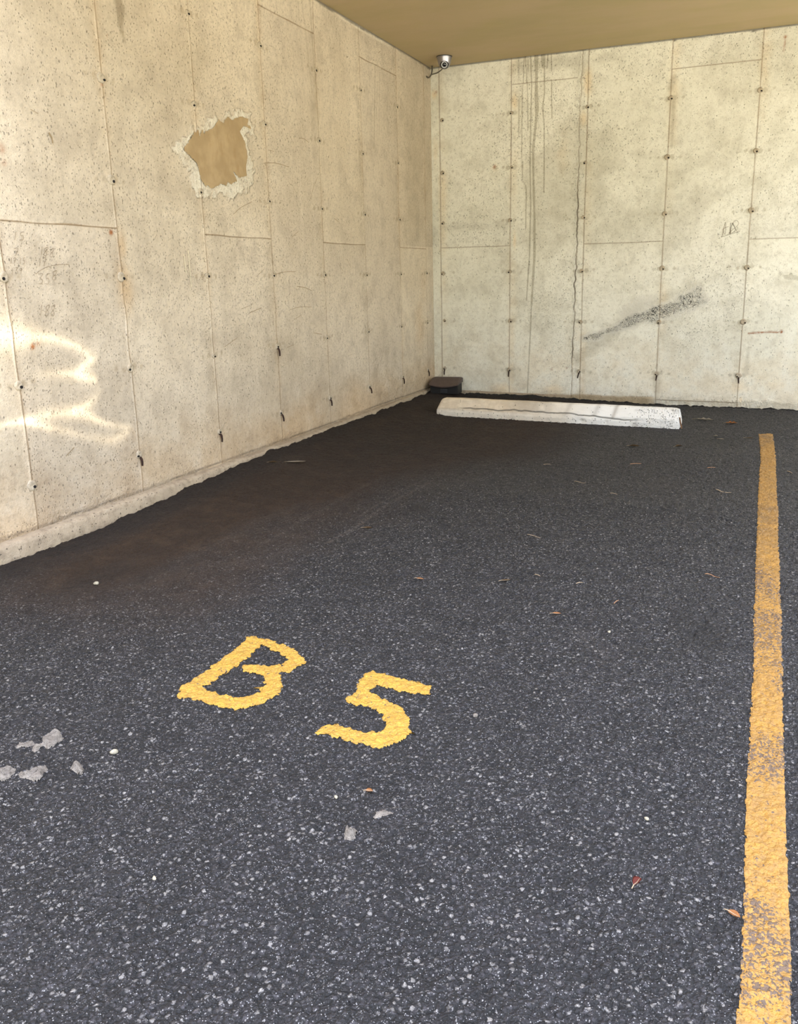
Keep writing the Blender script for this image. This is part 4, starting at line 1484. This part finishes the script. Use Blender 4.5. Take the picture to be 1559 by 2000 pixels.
pebble(222, 1470, .0080, 'yellowish pebble between the mortar splashes and the B', M_PEBBLE)
pebble(188, 1142, .010, 'single pale oval pebble on the dusty brown asphalt near the left ledge', M_PEBBLE, .5)
pebble(929, 1399, .0065, 'pale pebble right of the number 5', M_SPLAT)
pebble(301, 1716, .0045, 'white pebble in the foreground at lower left', M_PEBBLE)
pebble(1263, 1600, .0045, 'pale chip left of the bay line in the foreground', M_PEBBLE)
pebble(1190, 1235, .0055, 'white pebble near the dark oily stain', M_PEBBLE)
pebble(657, 1558, .0045, 'tiny cream pebble under the number 5', M_PEBBLE)


def leaf(u, v, L, W, rz, mat, label, name='dry_leaf', lobes=0, curl=.25, cat='leaf', seed=0):
    p = at_floor(u, v)
    rr = random.Random(seed+int(u*3+v))
    bm = bmesh.new()
    n = 14
    rows = []
    for i in range(n+1):
        t = i/n
        w = W*.5*math.sin(math.pi*min(1, t*.97+.015))**.8
        if lobes: w *= 1+.45*math.sin(t*math.pi*2*lobes+ph if (ph := .6) else 0)
        row = []
        for j in range(-3, 4):
            s = j/3
            row.append(bm.verts.new(((t-.5)*L, s*w, abs(s)**1.5*w*curl*2+.003+.15*L*curl*(2*t-1)**2+rr.uniform(0, .0006))))
        rows.append(row)
    for a, b in zip(rows[:-1], rows[1:]):
        for k in range(6): bm.faces.new((a[k], a[k+1], b[k+1], b[k]))
    r = bmesh.ops.solidify(bm, geom=list(bm.faces), thickness=.0006)
    root = bm_obj(name, bm, mat, None, True)
    root.location = p+Vector((0, 0, .001))
    root.rotation_euler = (0, 0, math.radians(rz))
    bm = bmesh.new()
    tube(bm, [(-L*.75, 0, .003), (-L*.5, 0, .004+.15*L*curl), (0, 0, .004), (L*.4, 0, .004+.1*L*curl)], [.0009, .0009, .0007, .0003], 5)
    bm_obj('leaf_stem', bm, M_TWIG, root)
    return tag(root, label, cat, 'dry leaves scattered on the asphalt')


leaf(1433, 1790, .022, .013, -25, M_LEAF_O, 'orange dry leaf beside the bay line in the foreground')
leaf(1244, 1728, .024, .014, 70, M_LEAF_R, 'red curled leaf in the foreground', curl=.6)
leaf(721, 1548, .016, .012, 10, M_LEAF_O, 'tiny orange leaf scrap below the number 5')
leaf(820, 1134, .030, .012, 0, M_LEAF_O, 'small orange leaf in the middle of the bay above the number 5')
leaf(1087, 1201, .028, .012, 15, M_LEAF_O, 'small orange leaf in mid-bay left of the oily stain')
leaf(1429, 829, .075, .040, 5, M_LEAF_O, 'orange-brown leaf between the wheel stop and the bay line', lobes=3)
leaf(1377, 821, .115, .040, -5, M_LEAF_P, 'bleached spread leaf right of the wheel stop', lobes=3)
leaf(1239, 872, .060, .030, 0, M_LEAF_B, 'dark brown leaf in front of the wheel stop')
leaf(1326, 873, .045, .030, 30, M_LEAF_B, 'olive brown leaf crumb near the dark patch')
leaf(1399, 853, .022, .02, 0, M_LEAF_P, 'tiny white leaf scrap on the dark patch')
leaf(1409, 859, .035, .015, 0, M_LEAF_P, 'pale leaf sliver on the dark patch, nearer the bay line')
leaf(578, 903, .110, .022, 25, M_LEAF_P, 'pale leaf strip near the foot of the left wall')
leaf(533, 903, .045, .025, 20, M_LEAF_B, 'small brown leaf left of the pale leaf strip')
leaf(718, 1032, .040, .018, 10, M_LEAF_B, 'tan leaf crumb beside the pale tyre scuff')
leaf(1464, 857, .05, .014, -5, M_LEAF_B, 'thin brown leaf just left of the bay line end')
leaf(988, 1136, .034, .014, 30, M_LEAF_B, 'brown leaf flake right of the small orange leaf')


def twig(px, r, mat, label, name='twig'):
    P = [at_floor(*p) for p in px]
    c = P[0].copy()
    bm = bmesh.new()
    q = smooth_line([tuple(p-c) for p in P], 5)
    tube(bm, [(a[0], a[1], a[2]+r+.0015+.002*math.sin(i*.7)) for i, a in enumerate(q)], [r*(1-.5*i/len(q)) for i in range(len(q))], 6)
    o = bm_obj(name, bm, mat, None, True)
    o.location = c
    return tag(o, label, 'twig', 'twigs and needles on the asphalt')


G2 = lambda u, v: (1000+u*.30789, 860+v*.30789)
twig([G2(1295, 316), G2(1330, 330), G2(1390, 340)], .0022, M_TWIG, 'curved pale twig left of the bay line')
twig([G2(1225, 853), G2(1270, 862), G2(1318, 877)], .0014, M_NEEDLE, 'straight reddish needle near the bay line')
twig([G2(395, 262), G2(430, 268), G2(468, 277)], .0014, M_TWIG, 'thin twig in mid-bay behind the others')
twig([G2(625, 338), G2(670, 344)], .0013, M_TWIG, 'short faint twig left of the curved pale twig')
twig([G2(145, 856), G2(180, 866)], .0014, M_TWIG, 'short pale twig at the centre of the bay')
twig([G2(408, 914), G2(450, 908)], .0016, M_TWIG, 'short white twig below the centre of the bay')
twig([G2(648, 1040), G2(678, 1018)], .0013, M_NEEDLE, 'short tan needle pointing up right in mid-bay')
twig([G2(1240, 178), G2(1290, 176)], .0018, M_NEEDLE, 'reddish needle between wheel stop and bay line')
twig([G2(750, 154), G2(820, 150)], .0018, M_NEEDLE, 'brown needle in front of the wheel stop')
twig([G2(200, 157), G2(245, 155)], .0013, M_TWIG, 'faint pale needle below the wheel stop middle')
twig([(1030, 1046), (1055, 1052)], .0013, M_TWIG, 'faint thin twig in mid-bay, left of centre')
twig([(1538, 921), (1548, 925)], .002, M_TWIG, 'small white twig right of the bay line')
